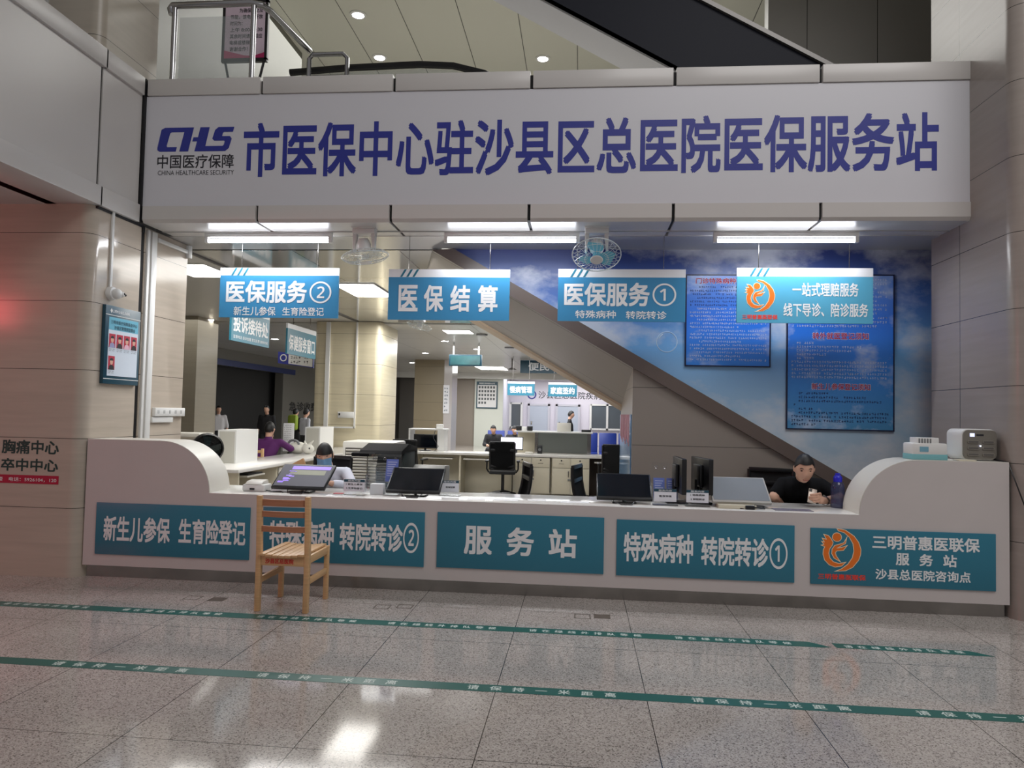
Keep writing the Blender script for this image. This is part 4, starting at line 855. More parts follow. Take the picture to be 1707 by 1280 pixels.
monitor('silver edged reclined monitor with a blank grey screen near the man with the phone', 1.085, 1.56, mat('pale grey screen', (112, 118, 126), .45, spec=.25), frame=mat('silver bezel', (176, 174, 170), .35), skew=.02)
def card(label, x0, x1, head_t, lines, y=6.19):
    t = thing('card_stand', label, 'card stand', ((x0 + x1) / 2, y, ZT), 'acrylic card stands on the counter')
    MB().box(x0, x1, y - .004, y + .004, ZT + .004, .893).done('acrylic_plate', M_GLASS, t, 0)
    MB().box(x0 - .005, x1 + .005, y - .05, y + .05, ZT, ZT + .006).done('acrylic_foot', M_GLASS, t, 0)
    MB().box(x0 + .006, x1 - .006, y - .0055, y - .004, .785, .888).done('card', mat('card white', (232, 234, 242), .5), t, 0)
    MB().box(x0 + .006, x1 - .006, y - .0065, y - .0055, .866, .888).done('card_header', M_TEALD, t, 0)
    m = (x0 + x1) / 2; text(t, head_t, M_LETW, m - .055, m + .055, .870, .884, y - .0065, bold=.01)
    for k, (b, a0, a1) in enumerate(lines):
        zz = .838 - k * .034 if len(lines) > 1 else .822; text(t, b, M_DARK, x0 + a0, x0 + a1, zz, zz + .017, y - .0055, bold=.02)
    return t
card('acrylic card stand lettered 1 新生儿参保 2 生育险登记 beside the reclined violet monitor', -2.03, -1.835, '服务内容', [('1 新生儿参保', .025, .17), ('2 生育险登记', .025, .17)])
card('acrylic card stand lettered 医保结算, partly behind the dark monitor', -1.215, -1.045, '服务内容', [('医保结算', .05, .13)], 6.36)
card('acrylic card stand lettered 医保审核 before the blue leaflets', .605, .80, '服务内容', [('医保审核', .05, .15)])
card('acrylic card stand with two numbered rows beside the silver monitor', .868, 1.06, '服务内容', [('1 特殊病种', .04, .155), ('2 转院转诊', .04, .155)])
M_LEAF = mat('blue leaflet', (112, 132, 214), .4)
def holder(label, x0, x1, z1, leaves, y=6.42):
    t = thing('brochure_holder', label, 'brochure holder', ((x0 + x1) / 2, y, ZT), 'acrylic brochure holders')
    Q = Matrix.Translation(((x0 + x1) / 2, y, ZT)) @ Matrix.Rotation(math.radians(-12), 4, 'X'); w = (x1 - x0) / 2; h = z1 - ZT
    MB().box(-w, w, -.003, .003, 0, h, 0, Q).done('back_plate', M_GLASS, t, 0)
    MB().box(-w, w, -.05, -.044, 0, h * .45, 0, Q).box(-w, w, -.05, 0, 0, .004, 0, Q).box(-w, -w + .004, -.05, 0, 0, h * .45, 0, Q).box(w - .004, w, -.05, 0, 0, h * .45, 0, Q).done('pocket', M_GLASS, t, 0)
    mb = MB()
    for q in (-.5, 0, .5): mb.tube([Q @ Vector((q * w * 1.3 + .011 * math.cos(a * PI / 8), -.004, h * .88 + .011 * math.sin(a * PI / 8))) for a in range(17)], .0018, 5, cap=False)
    mb.done('ring', M_CHROME, t)
    for a, b, c, d in leaves:
        lf = MB().box(a, b, -.012, -.009, c, d, 0, Q).done('leaflet', M_LEAF, t, 0); rr = MB()
        for k in range(7): rr.box(a + .012, b - .012 - (k % 3) * .01, -.0128, -.012, d - .03 - k * .02, d - .022 - k * .02, 0, Q)
        rr.done('leaflet_print', mat('leaflet print', (196, 206, 244), .5), lf, 0)
    return t
holder('acrylic brochure holder with one blue leaflet beside the dark kiosk', -1.90, -1.60, 1.10, [(.02, .13, .10, .30)])
holder('acrylic brochure holder with two blue leaflets before the grey stair wall', .62, .85, 1.09, [(-.10, -.005, .02, .2), (.012, .105, .02, .2)], 6.47)
def side_monitor(label, x, y, rz):
    t = thing('monitor', label, 'monitor', (x, y, ZT)); Q = Matrix.Translation((x, y, ZT)) @ Matrix.Rotation(rz, 4, 'Z')
    MB().box(-.02, .02, -.24, .24, .09, .385, .006, Q).done('shell', M_BLK, t); MB().box(-.05, -.02, -.1, .1, .14, .33, .01, Q).done('rear_cover', M_BLK, t)
    MB().box(.02, .0215, -.228, .228, .102, .373, 0, Q).done('screen', M_SCREEN, t, 0)
    MB().tube([Q @ Vector((-.04, 0, .2)), Q @ Vector((-.045, 0, .02))], .02, 8).done('stand', M_BLK, t); MB().box(-.12, .06, -.11, .11, 0, .014, .005, Q).done('base', M_BLK, t)
side_monitor('black clerk monitor seen edge on beside the two blue leaflets', .845, 6.40 + .0, 0.03)
side_monitor('black clerk monitor seen edge on behind the numbered card stand', 1.04, 6.45, .16)
t = thing('card_reader', 'white scanner box with a black cable beside the left rounded counter end', 'scanner', (-2.86, 6.28, ZT))
MB().box(-2.945, -2.74, 6.2, 6.36, ZT, .815, .012).done('body', M_WHITE, t); MB().prism([(6.2, .815), (6.36, .815), (6.34, .85), (6.24, .84)], -2.92, -2.77, 'X', .004).done('top_cover', M_OFFW, t)
MB().box(-2.87, -2.83, 6.19, 6.2, .77, .785).done('slot', M_BLK, t, 0); MB().tube([(-2.75, 6.25, ZT + .01), (-2.68, 6.2, ZT + .004), (-2.6, 6.24, ZT + .004), (-2.56, 6.17, ZT + .004)], .004, 6).done('cable', M_BLK, t)
t = thing('tissue_box', 'small white box standing before the acrylic brochure holder', 'box', (-1.755, 6.3, ZT))
MB().box(-1.815, -1.70, 6.26, 6.34, ZT, .848, .004).done('body', mat('white card box', (226, 228, 232), .5), t)
t = thing('ink_pad', 'small red ink pad near the counter edge', 'ink pad', (-2.06, 6.15, ZT))
MB().box(-2.10, -2.01, 6.11, 6.18, ZT, ZT + .012, .003).done('base', M_WHITE, t); MB().box(-2.095, -2.015, 6.115, 6.175, ZT + .012, ZT + .018, .003).done('pad', mat('red ink', (176, 40, 60), .5), t)
PAP = mat('white paper', (238, 238, 240), .6)
for k, (x, y, w, d, r, l) in enumerate(((-.87, 6.17, .15, .10, .05, 'sheet of paper on the counter above the 服务站 panel, near the 医保结算 card'), (-.62, 6.20, .21, .14, -.04, 'largest printed sheet lying on the middle of the counter'), (-.36, 6.25, .16, .12, .1, 'printed sheet lying on the counter nearest the sideways chairs'), (-.04, 6.2, .24, .13, .02, 'white sheet on the counter just before the dark monitor with the cable loop'), (-2.02, 6.10, .25, .09, 0, 'white sheet under the red ink pad'))):
    Q = Matrix.Translation((x, y, ZT)) @ Matrix.Rotation(r, 4, 'Z'); o = solo('paper_sheet', MB().box(-w / 2, w / 2, -d / 2, d / 2, 0, .0012, 0, Q), PAP, l, 'paper', 'papers on the counter', 0)
solo('document_tray', MB().box(1.12, 1.42, 6.10, 6.25, ZT, ZT + .03, .003), M_CREAM, 'flat cream document tray below the silver edged monitor', 'tray')
t = thing('power_adapter', 'black adapter block with tangled cable near the man with the phone', 'adapter', (1.41, 6.1, ZT))
MB().box(1.33, 1.40, 6.07, 6.12, ZT, ZT + .03, .005).done('block', M_BLK, t); MB().tube([(1.39, 6.1, ZT + .015)] + [(1.44 + .045 * math.cos(a * .8), 6.1 + .03 * math.sin(a * .8), ZT + .008 + .002 * a) for a in range(12)], .004, 6).done('cable', M_BLK, t)
solo('newspaper', MB().box(1.56, 1.86, 6.08, 6.22, ZT, ZT + .003), mat('printed page', (96, 92, 104), .5, noise=(40, .6)), 'dark printed page lying at the counter edge before the man', 'paper', None, 0)
t = thing('water_bottle', 'clear blue sports bottle with a blue cap beside the raised counter end', 'bottle', (2.155, 6.42, ZT))
Q = Matrix.Translation((2.155, 6.42, ZT)); MB().lathe([(0, 0), (.052, 0), (.055, .01), (.055, .06), (.050, .075), (.055, .09), (.055, .17), (.045, .205), (.030, .22)], 24, Q).done('body', mat('blue tinted plastic', (52, 58, 96), .08, alpha=.72, spec=.8), t)
MB().lathe([(.034, .215), (.036, .25), (.030, .262), (.022, .27), (.020, .288), (0, .29)], 20, Q).done('cap', mat('blue cap', (30, 34, 190), .3), t)
# ---------------- on the raised counter end
t = thing('sterile_box', 'white and teal boxed device with a vented top on the raised counter end', 'device', (2.73, 6.15, 1.19))
MB().box(2.60, 2.865, 6.06, 6.24, 1.192, 1.236, .004).done('base', mat('aqua plastic', (126, 186, 192), .35), t); MB().box(2.60, 2.865, 6.06, 6.24, 1.228, 1.322, .014).done('body', M_WHITE, t)
MB().box(2.645, 2.81, 6.08, 6.22, 1.31, 1.365, .006).done('top_block', M_WHITE, t); mb = MB()
for k in range(5): mb.box(2.655 + k * .021, 2.665 + k * .021, 6.076, 6.08, 1.32, 1.358)
mb.done('vent', M_GREY, t, 0); MB().box(2.655, 2.72, 6.057, 6.06, 1.255, 1.295).done('label_print', mat('label print', (120, 170, 190), .4), t, 0)
t = thing('charging_station', 'white rounded power bank station with grey front and six slots', 'device', (3.13, 6.2, 1.19))
sq = lambda x0, x1, z0, z1, r: [(x1 - r + r * math.cos(a), z1 - r + r * math.sin(a)) for a in [PI / 2 * i / 6 for i in range(7)]] + [(x0 + r - r * math.sin(a), z1 - r + r * math.cos(a)) for a in [PI / 2 * i / 6 for i in range(7)]] + [(x0 + r - r * math.cos(a), z0 + r - r * math.sin(a)) for a in [PI / 2 * i / 6 for i in range(7)]] + [(x1 - r + r * math.sin(a), z0 + r - r * math.cos(a)) for a in [PI / 2 * i / 6 for i in range(7)]]
Q = Matrix.Translation((3.145, 6.16, 1.196)) @ Matrix.Rotation(.04, 4, 'Z')
def onQ(mb): bmesh.ops.transform(mb.bm, matrix=Q, verts=mb.bm.verts); return mb
onQ(MB().prism(sq(-.145, .125, 0, .245, .045), -.02, .20, 'Y', .008)).done('body', M_WHITE, t)
onQ(MB().prism(sq(-.135, .12, .008, .238, .042), -.032, -.02)).done('front_panel', mat('warm grey plastic', (122, 118, 110), .4), t)
for r_ in range(3):
    for c_ in range(2):
        x = -.105 + c_ * .115; z = .045 + r_ * .05
        sl = onQ(MB().prism(sq(x, x + .09, z - .012, z + .012, .011), -.038, -.032)).done('slot', mat('slot cover', (134, 130, 122), .4), t)
        onQ(MB().prism(sq(x + .006, x + .084, z - .007, z + .007, .0065), -.039, -.038)).done('slot_mouth', M_DGREY, sl)
onQ(MB().box(-.085, -.05, -.034, -.032, .185, .212)).done('screen', mat('lit pale screen', (200, 206, 250), .4, emit=1.4), t, 0)
onQ(MB().box(-.035, .02, -.034, -.032, .192, .205)).done('print', M_DARK, t, 0)
onQ(MB().box(-.012, -.003, -.040, -.036, .108, .117)).done('status_light', mat('status light', (210, 214, 255), .4, emit=4), t, 0)
MB().tube([(3.25, 6.26, 1.21), (3.275, 6.15, 1.2), (3.292, 6.03, 1.19), (3.298, 5.975, 1.1), (3.33, 5.90, .9), (3.42, 5.895, .66)], .005, 6).done('cable', M_BLK, t)
solo('cream_tray', MB().box(2.93, 3.06, 6.02, 6.12, 1.192, 1.202, .003), M_CREAM, 'thin cream tray sticking out under the charging station', 'tray')
# ---------------- behind the counter
t = thing('air_cooler', 'white box air cooler with a wide louvred front', 'air cooler', (-2.55, 9.0, 0))
MB().box(-2.98, -2.32, 9.0, 9.62, .12, 1.09, .02).done('body', M_OFFW, t); mb = MB()
for k in range(19):
    for x0, x1 in ((-2.93, -2.66), (-2.64, -2.37)): mb.prism([(8.995, .30 + k * .037), (9.0, .30 + k * .037), (9.0, .315 + k * .037), (8.985, .322 + k * .037), (8.982, .318 + k * .037)], x0, x1, 'X')
MB().box(-2.94, -2.36, 8.995, 9.001, .29, 1.01).done('louvre_shadow', mat('louvre shade', (96, 92, 86), .6), t, 0); mb.done('louvre', M_OFFW, t, 0)  # grey sheet paints the shade between the louvres
for x in (-2.92, -2.38):
    for y in (9.06, 9.56): MB().tube([(x - .015, y, .06), (x + .015, y, .06)], .06, 14).done('caster', M_GREY, t)
t = thing('self_service_kiosk', 'tall dark green self service terminal with a black canopy behind the brochure holder', 'kiosk', (-1.95, 7.6, 0))
MB().prism([(7.4, 0), (8.0, 0), (8.0, 1.06), (7.55, 1.10), (7.42, .9)], -2.10, -1.82, 'X', .01).done('body', mat('dark green metal', (40, 50, 50), .6), t)
MB().prism([(7.25, 1.02), (7.32, 1.08), (7.62, 1.14), (8.02, 1.09), (8.02, 1.05), (7.5, 1.06)], -2.24, -1.80, 'X', .006).done('canopy', M_MATTE, t)
MB().box(-2.30, -2.06, 7.22, 7.5, 1.02, 1.055, .01).done('scanner_tray', M_MATTE, t)
MB().box(-2.09, -1.84, 7.395, 7.41, .62, .86).done('screen', mat('teal lit screen', (50, 84, 110), .15), t, 0)
t = thing('desk_printer', 'grey desktop printer beside the dark terminal', 'printer', (-1.56, 7.7, 0))
MB().box(-1.78, -1.40, 7.5, 7.95, .0, .70, .01).done('cabinet', M_DGREY, t); MB().prism([(7.5, .70), (7.95, .70), (7.95, .90), (7.7, .92), (7.5, .82)], -1.76, -1.42, 'X', .012).done('body', mat('light grey plastic', (158, 158, 154), .4), t)
MB().box(-1.70, -1.48, 7.42, 7.55, .74, .76).done('paper_tray', M_GREY, t, 0)
# left side desk running back, with its partitions
t = thing('side_desk', 'long white service desk running back along the corridor side', 'desk', (-4.35, 11, 0))
MB().box(-4.72, -3.99, 8.3, 13.97, .712, .752, .004).done('desk_top', M_TOP, t); MB().box(-4.70, -4.66, 8.35, 13.95, 0, .712).done('front_panel', M_CREAM, t, 0)
for y in (8.36, 9.45, 11.4, 13.4): MB().box(-4.66, -4.02, y, y + .03, 0, .712).done('side_panel', M_CREAM, t, 0)
for k, y in enumerate((9.5, 11.45)):
    for z in (.08, .40): 
        dr = MB().box(-4.03, -4.01, y + .03, y + .45, z, z + .29, .003).done('drawer', M_OFFW, t); MB().tube([(-4.005, y + .2, z + .2), (-4.005, y + .28, z + .2)], .008, 6).done('handle', M_STEEL, dr)
MB().box(-4.5, -4.02, 8.6, 9.1, .635, .655).done('keyboard_tray', M_OFFW, t, 0)
t = thing('keyboard', 'black keyboard on the tray of the white side desk', 'keyboard', (-4.15, 8.85, .655)); MB().box(-4.22, -4.03, 8.65, 9.05, .655, .675, .004).done('body', M_BLK, t)
def partition(label, x0, x1, y0, y1, z1):
    t = thing('desk_partition', label, 'partition', ((x0 + x1) / 2, y0, .752), 'white boxes on the side desk')
    MB().box(x0, x1, y0, y1, z1 - .02, z1).box(x0, x0 + .02, y0, y1, .752, z1 - .02).box(x1 - .02, x1, y0, y1, .752, z1 - .02).done('shell', M_WHITE, t, 0)
    MB().box(x0 + .02, x1 - .02, y1 - .02, y1, .752, z1 - .02).box(x0 + .02, x1 - .02, y0, y0 + .015, .752, z1 - .02).done('panel', mat('pale grey laminate', (198, 196, 186), .4), t, 0)
partition('nearest white partition box on the side desk, right of the round black fan', -4.72, -4.47, 9.2, 9.85, 1.187)
partition('farther white partition box on the side desk, near the cream pillar', -4.80, -4.53, 12.45, 13.15, 1.165)
solo('counter_ledge', MB().box(-5.6, -4.73, 8.75, 9.1, 1.10, 1.15, .004).box(-5.58, -4.74, 8.8, 9.05, 0, 1.10), M_OFFW, 'white ledge behind the round black fan', 'ledge')
t = thing('round_fan', 'round black caged fan behind the left rounded counter end', 'fan', (-4.40, 8.3, .752))
Q = Matrix.Translation((-4.46, 8.45, .985)) @ Matrix.Rotation(PI / 2, 4, 'X') @ Matrix.Rotation(.55, 4, 'Y')
MB().lathe([(.165, -.10), (.182, -.09), (.182, .05), (.165, .07), (.160, .0), (.165, -.1)], 32, Q).lathe([(0, -.09), (.17, -.09), (.17, -.085), (0, -.085)], 32, Q).done('drum', M_BLK, t); mb = MB()
for r_ in (.05, .09, .13): mb.tube([Q @ Vector((r_ * math.cos(a * PI / 16), r_ * math.sin(a * PI / 16), .065)) for a in range(33)], .002, 5, cap=False)
for k in range(20): mb.tube([Q @ Vector((.03 * math.cos(k * PI / 10), .03 * math.sin(k * PI / 10), .065)), Q @ Vector((.165 * math.cos(k * PI / 10), .165 * math.sin(k * PI / 10), .065))], .0018, 5, cap=False)
mb.lathe([(0, .07), (.032, .068), (.032, .06)], 14, Q); mb.done('grille', M_BLK, t); bl = MB()
for k in range(4): bl._add([(.02, -.02, -.02), (.15, -.06, -.03), (.15, .06, .02), (.02, .02, .0)], [[0, 1, 2, 3]], Q @ Matrix.Rotation(k * PI / 2, 4, 'Z'))
bl.done('blades', mat('dark green blade', (40, 56, 56), .3), t); MB().box(-4.54, -4.38, 8.36, 8.54, .752, .80, .01).done('foot', M_BLK, t)
t = thing('plush_cow', 'white plush cow pillow lying on the side desk beside the purple top', 'plush toy', (-4.55, 11.6, .752))
b = MB(); b.ball((-4.62, 11.7, .845), (.15, .14, .095)).ball((-4.42, 11.62, .83), (.10, .09, .08)); cap(b, (-4.40, 11.62, .90), (-4.33, 11.6, .965), .03, .012); cap(b, (-4.47, 11.64, .90), (-4.50, 11.66, .96), .028, .012)
link('body', remesh(b, .012, 4), mat('white plush', (226, 224, 214), .9), t); MB().ball((-4.37, 11.54, .845), .012).done('eye', M_BLK, t)
MB().tube([(-4.66 + .09 * math.cos(a * PI / 8), 11.60, .90 + .07 * math.sin(a * PI / 8)) for a in range(9)], .02, 8).done('grey_band', M_GREY, t)
t = thing('notice_holder', 'white standing notice card on the side desk beside the purple top', 'notice', (-4.62, 11.95, .752))
MB().box(-4.99, -4.80, 11.95, 11.965, .76, 1.235, .01).done('card', PAP, t); scribble(t, [(-4.97, -4.83, 1.19 - k * .035, .018) for k in range(8)], M_GREY, 11.95); MB().box(-4.98, -4.70, 11.90, 12.02, .752, .762).done('foot', M_GLASS, t, 0)
t = thing('wooden_chair', 'wooden chair back peeking over the side desk beneath the purple top', 'chair', (-4.95, 10.7, 0))
for x in (-5.13, -4.77):
    MB().box(x - .018, x + .018, 10.66, 10.70, 0, .87, .004).done('back_leg', M_WOOD, t); MB().box(x - .018, x + .018, 11.04, 11.08, 0, .42, .004).done('front_leg', M_WOOD, t)
for z in (.80, .70, .60): MB().box(-5.12, -4.78, 10.67, 10.69, z, z + .045, .003).done('back_slat', M_WOOD, t)
MB().box(-5.14, -4.76, 10.66, 11.09, .41, .435, .004).done('seat', M_WOOD, t)
# ================================================================ back office row
t = thing('back_desk', 'long white desk at the back of the office with cabinets below', 'desk', (-1.4, 13.3, 0))
MB().box(-3.7, .75, 13.1, 13.75, .712, .755, .004).done('desk_top', M_TOP, t); MB().box(-3.7, -1.25, 13.70, 13.73, 0, .712).done('back_panel', M_CREAM, t, 0)
for x in (-2.98, -2.18, -1.25): MB().box(x, x + .03, 13.15, 13.7, 0, .712).done('side_panel', M_CREAM, t, 0)
MB().box(.14, .17, 13.15, 13.7, 0, .712).box(.17, .74, 13.70, 13.73, 0, .712).done('side_panel', mat('knee space shade', (70, 58, 50), .5), t, 0)  # dark colour paints the shade inside the knee space
MB().box(-2.10, -1.70, 13.12, 13.45, .63, .65).done('keyboard_tray', M_OFFW, t, 0); MB().box(-2.85, -2.30, 13.12, 13.45, .63, .65).done('keyboard_tray', M_OFFW, t, 0); MB().box(.25, .60, 13.12, 13.45, .63, .65).done('keyboard_tray', M_OFFW, t, 0)
for k, x0 in enumerate((-1.20, -.50)):
    c = thing('base_cabinet', ['cream base cabinet with two drawers under the lit monitor end of the back desk', 'cream base cabinet with two drawers next to the dark knee space of the back desk'][k], 'cabinet', (x0, 13.12, 0), 'cabinets under the back desk')
    MB().box(x0, x0 + .66, 13.13, 13.68, .06, .708).done('body', M_OFFW, c, 0)
    for q in (0, .33):
        dr = MB().box(x0 + q + .006, x0 + q + .324, 13.11, 13.13, .53, .70, .003).done('drawer', M_CREAM, c); MB().tube([(x0 + q + .165, 13.105, .66), (x0 + q + .165, 13.115, .66)], .014, 10).done('lock', M_BLK, dr); MB().box(x0 + q + .12, x0 + q + .21, 13.106, 13.11, .60, .606).done('handle', M_STEEL, dr)
        d = MB().box(x0 + q + .006, x0 + q + .324, 13.11, 13.13, .07, .522, .003).done('door', M_CREAM, c); xx = x0 + .29 if q == 0 else x0 + .37
        MB().box(xx - .008, xx + .008, 13.09, 13.11, .37, .48, .003).done('handle', M_STEEL, d)
    MB().box(x0 + .28, x0 + .38, 13.085, 13.095, .31, .335).done('padlock', M_GREY, c, 0)
t = thing('desk_shelf', 'white open desk shelf around the dark monitor on the back desk', 'shelf', (-2.8, 13.3, .755))
MB().box(-3.16, -2.47, 13.3, 13.7, 1.14, 1.165).box(-3.16, -3.13, 13.3, 13.7, .755, 1.14).box(-2.62, -2.50, 13.3, 13.7, .755, 1.14).done('frame', M_WHITE, t, 0)
def small_monitor(label, x0, x1, z0, z1, y, scr, lines=0):
    t = thing('monitor', label, 'monitor', ((x0 + x1) / 2, y, .755)); MB().box(x0, x1, y, y + .04, z0, z1, .005).done('shell', M_BLK, t)
    MB().box(x0 + .012, x1 - .012, y - .002, y, z0 + .02, z1 - .012).done('screen', scr, t, 0); xm = (x0 + x1) / 2
    MB().box(xm - .02, xm + .02, y + .01, y + .04, .77, z0 + .02).done('stand', M_BLK, t); MB().box(xm - .1, xm + .1, y - .04, y + .1, .756, .77, .004).done('base', M_BLK, t)
    if lines: scribble(t, [(x0 + .05, x1 - .06 - .03 * (k % 3), z1 - .05 - k * .028, .012) for k in range(7)], mat('pink screen text', (214, 150, 170), .5), y - .002)
small_monitor('dark monitor inside the white open shelf on the back desk', -3.09, -2.65, .80, 1.06, 13.42, M_SCREEN)
small_monitor('lit white monitor behind the mesh chair on the back desk', -1.47, -1.05, .81, 1.05, 13.42, mat('lit white screen', (234, 234, 246), .4, emit=1.3), 1)
t = thing('router', 'small white box on top of the open desk shelf', 'router', (-2.6, 13.4, 1.165)); MB().box(-2.66, -2.54, 13.36, 13.46, 1.165, 1.25, .008).done('body', M_WHITE, t)
solo('shelf_cable', MB().tube([(-2.66, 13.36, 1.2), (-2.70, 13.32, 1.0), (-2.60, 13.3, .85), (-2.66, 13.28, .765)], .006, 6), M_BLK, 'black cable dangling from the small white box at the open shelf', 'cable')
t = thing('counter_screen', 'raised back counter shelf with a frosted grey panel', 'counter', (-.5, 13.9, 0))
MB().box(-1.25, .22, 13.78, 14.25, 1.13, 1.155).done('shelf', M_WHITE, t, 0); MB().box(-1.22, .19, 14.2, 14.23, 0, 1.13).done('front_panel', M_CREAM, t, 0)
MB().box(-.80, .12, 13.80, 13.82, .757, 1.13).done('frosted_panel', mat('frosted grey glass', (104, 108, 104), .25), t, 0); MB().box(-.86, -.80, 13.79, 13.83, .757, 1.13).done('post', M_STEEL, t, 0); MB().box(.12, .19, 13.79, 13.83, .757, 1.13).done('post', M_STEEL, t, 0)
t = thing('speaker', 'small black desk speaker beside the frosted grey panel', 'speaker', (-.74, 13.5, .755)); MB().box(-.79, -.70, 13.45, 13.53, .755, .905, .006).done('body', M_BLK, t); MB().lathe([(0, 0), (.03, 0), (.03, .004), (0, .004)], 12, Matrix.Translation((-.745, 13.45, .83)) @ Matrix.Rotation(PI / 2, 4, 'X')).done('cone', M_GREY, t)
for k, (x, l) in enumerate(((-1.18, 'small black speaker box on the raised back counter at its shelf end'), (-.97, 'small black speaker box on the raised back counter beside the white box'))):
    tag(MB().box(x - .05, x + .05, 13.95, 14.05, 1.155, 1.245, .005).done('shelf_speaker', M_BLK), l, 'speaker', 'speakers on the raised counter')
solo('white_box', MB().box(-1.12, -1.03, 13.95, 14.03, 1.155, 1.23, .005), M_WHITE, 'small white box between the two speakers on the raised back counter', 'box')
solo('placard', MB().box(-.45, -.19, 14.0, 14.03, 1.155, 1.32, .004), M_OFFW, 'pale blank panel standing on the raised counter before the profile person', 'panel')
for x, z, l in ((.1, 1.20, 'black device standing at the window end of the raised back counter'),): solo('counter_device', MB().box(x - .09, x + .09, 14.0, 14.08, 1.156, z, .005).box(x - .09, x - .07, 14.0, 14.06, 1.155, z - .02), M_BLK, l, 'device')
solo('desk_clutter', MB().box(-1.0, -.86, 13.25, 13.4, .756, .79, .008), M_OFFW, 'small white telephone base on the back desk beside the lit monitor', 'phone')
# blue waiting seats
def seat_proto(x, y, label, first=[None]):
    if first[0] is None:
        t = thing('waiting_seat', label, 'seat', (0, 0, 0), 'blue waiting seats')
        MB().prism([(.25, .40), (.30, .44), (.36, .98), (.33, 1.0), (.22, .46)], -.24, .24, 'X', .02).done('backrest', mat('blue vinyl', (24, 48, 128), .4), t)
        MB().box(-.24, .24, -.25, .28, .40, .46, .02).done('seat', MATS['blue vinyl'], t)
        for sx in (-.22, .22): MB().tube([(sx, .2, 0), (sx, .2, .42)], .018, 8).done('leg', M_STEEL, t); 
        for sx in (-.22, .22): MB().tube([(sx, -.2, 0), (sx, -.2, .42)], .018, 8).done('leg', M_STEEL, t)
        first[0] = t; t.location = (x, y, 0); return
    copy_tree(first[0], (x, y, 0), label)
for x, y, l in ((-2.36, 20.1, 'blue waiting seat under the bowed sitter nearest the poster wall'), (-1.80, 20.1, 'blue waiting seat under the second bowed sitter'), (.22, 20.1, 'blue waiting seat next to the frosted grey panel'), (.74, 20.1, 'middle blue waiting seat between the frosted panel and the blue strip'), (1.27, 20.1, 'blue waiting seat mostly hidden behind the blue reflection strip')): seat_proto(x, y, l)
# back wall: doors, windows, lettering
M_DOOR = mat('pale grey door', (176, 184, 198), .35); M_DFR = mat('door frame grey', (190, 190, 200), .4)
for k, (x0, x1) in enumerate(((-2.5, -1.62), (-1.14, -.16))):
    d = thing('door_%d' % (k + 2), 'x', 'door', (x0, 35.7, 0)); del d['label']; del d['category']; d['kind'] = 'structure'
    MB().box(x0, x1, 35.72, 35.78, 0, 1.86).done('door_leaf', M_DOOR, d, 0); MB().box(x0 - .1, x0, 35.7, 35.8, 0, 1.96).box(x1, x1 + .1, 35.7, 35.8, 0, 1.96).box(x0 - .1, x1 + .1, 35.7, 35.8, 1.86, 1.96).done('door_frame', M_DFR, d, 0); MB().box(x0 + .06, x0 + .12, 35.68, 35.72, .95, 1.1).done('door_handle', M_STEEL, d, 0)
for k, (x0, x1) in enumerate(((-3.45, -2.9), (.45, 2.05))):
    d = thing('window_%d' % (k + 1), 'x', 'window', (x0, 35.7, .8)); del d['label']; del d['category']; d['kind'] = 'structure'; n = 2 if k else 1
    MB().box(x0, x1, 35.72, 35.75, .82, 1.95).done('pane', mat('grey window glass', (92, 98, 104), .1), d, 0); mb = MB()
    for i in range(n + 1): xx = x0 + (x1 - x0) * i / n; mb.box(xx - .05, xx + .05, 35.68, 35.76, .75, 2.0)
    mb.box(x0, x1, 35.68, 35.76, .75, .83).box(x0, x1, 35.68, 35.76, 1.92, 2.0).done('window_frame', M_WHITE, d, 0)
t = thing('wall_lettering', 'dark lettering 沙县区总医院疾病 with a round emblem on the far white wall', 'sign', (-.5, 35.79, 2.2))
text(t, '沙县区总医院疾病', M_DARK, -2.1, .95, 2.22, 2.58, 35.8, bold=.01); MB().tube([(-2.42 + .19 * math.cos(a * PI / 12), 35.79, 2.4 + .19 * math.sin(a * PI / 12)) for a in range(25)], .03, 6, cap=False).done('emblem', M_NAVY, t)
# hanging signs of the halls
def hall_sign(label, body, O, u, n, w, h, zrod, tsize, rods=True, extra=None):
    """O = lower reading-start corner, u = reading direction, n = facing"""
    t = thing('hall_sign', label, 'sign', O, 'teal hall signs'); u = Vector(u); n = Vector(n); v = Vector((0, 0, 1)); O = Vector(O)
    def slabq(a0, a1, b0, b1, th, lift, name, m):
        c = [O + u * a + v * b + n * l for l in (lift - th, lift) for a, b in ((a0, b0), (a1, b0), (a1, b1), (a0, b1))]
        mb = MB(); mb._add(c, [[0, 3, 2, 1], [4, 5, 6, 7], [0, 1, 5, 4], [1, 2, 6, 5], [2, 3, 7, 6], [3, 0, 4, 7]]); return mb.done(name, m, t, 0)
    slabq(0, w, 0, h * .84, .03, 0, 'panel', M_TEAL); slabq(0, w, h * .84, h, .03, 0, 'header_band', MATS['white sign band'])
    a0, a1, b0, b1 = tsize; text(t, body, M_LETW, a0, a1, b0, b1, O, axes=(u, v, n), bold=.03)
    if extra: text(t, extra, M_LETW, .06, w - .06, .04, .085, O, axes=(u, v, n), bold=.008)
    for a in (.2 * w, .8 * w):
        p = O + u * a - n * .015; MB().tube([p + v * (h - .01), (p.x, p.y, zrod)], .006, 6).done('rod', M_STEEL, t)
hall_sign('perpendicular hall sign lettered 投诉接待处 behind the 医保服务② sign', '投诉接待处', (-4.70, 9.42, 2.385), (0, 1, 0), (1, 0, 0), 1.2, .5, 3.22, (.05, 1.15, .13, .36), extra='监督电话 投诉信箱 意见反馈 接待时间')
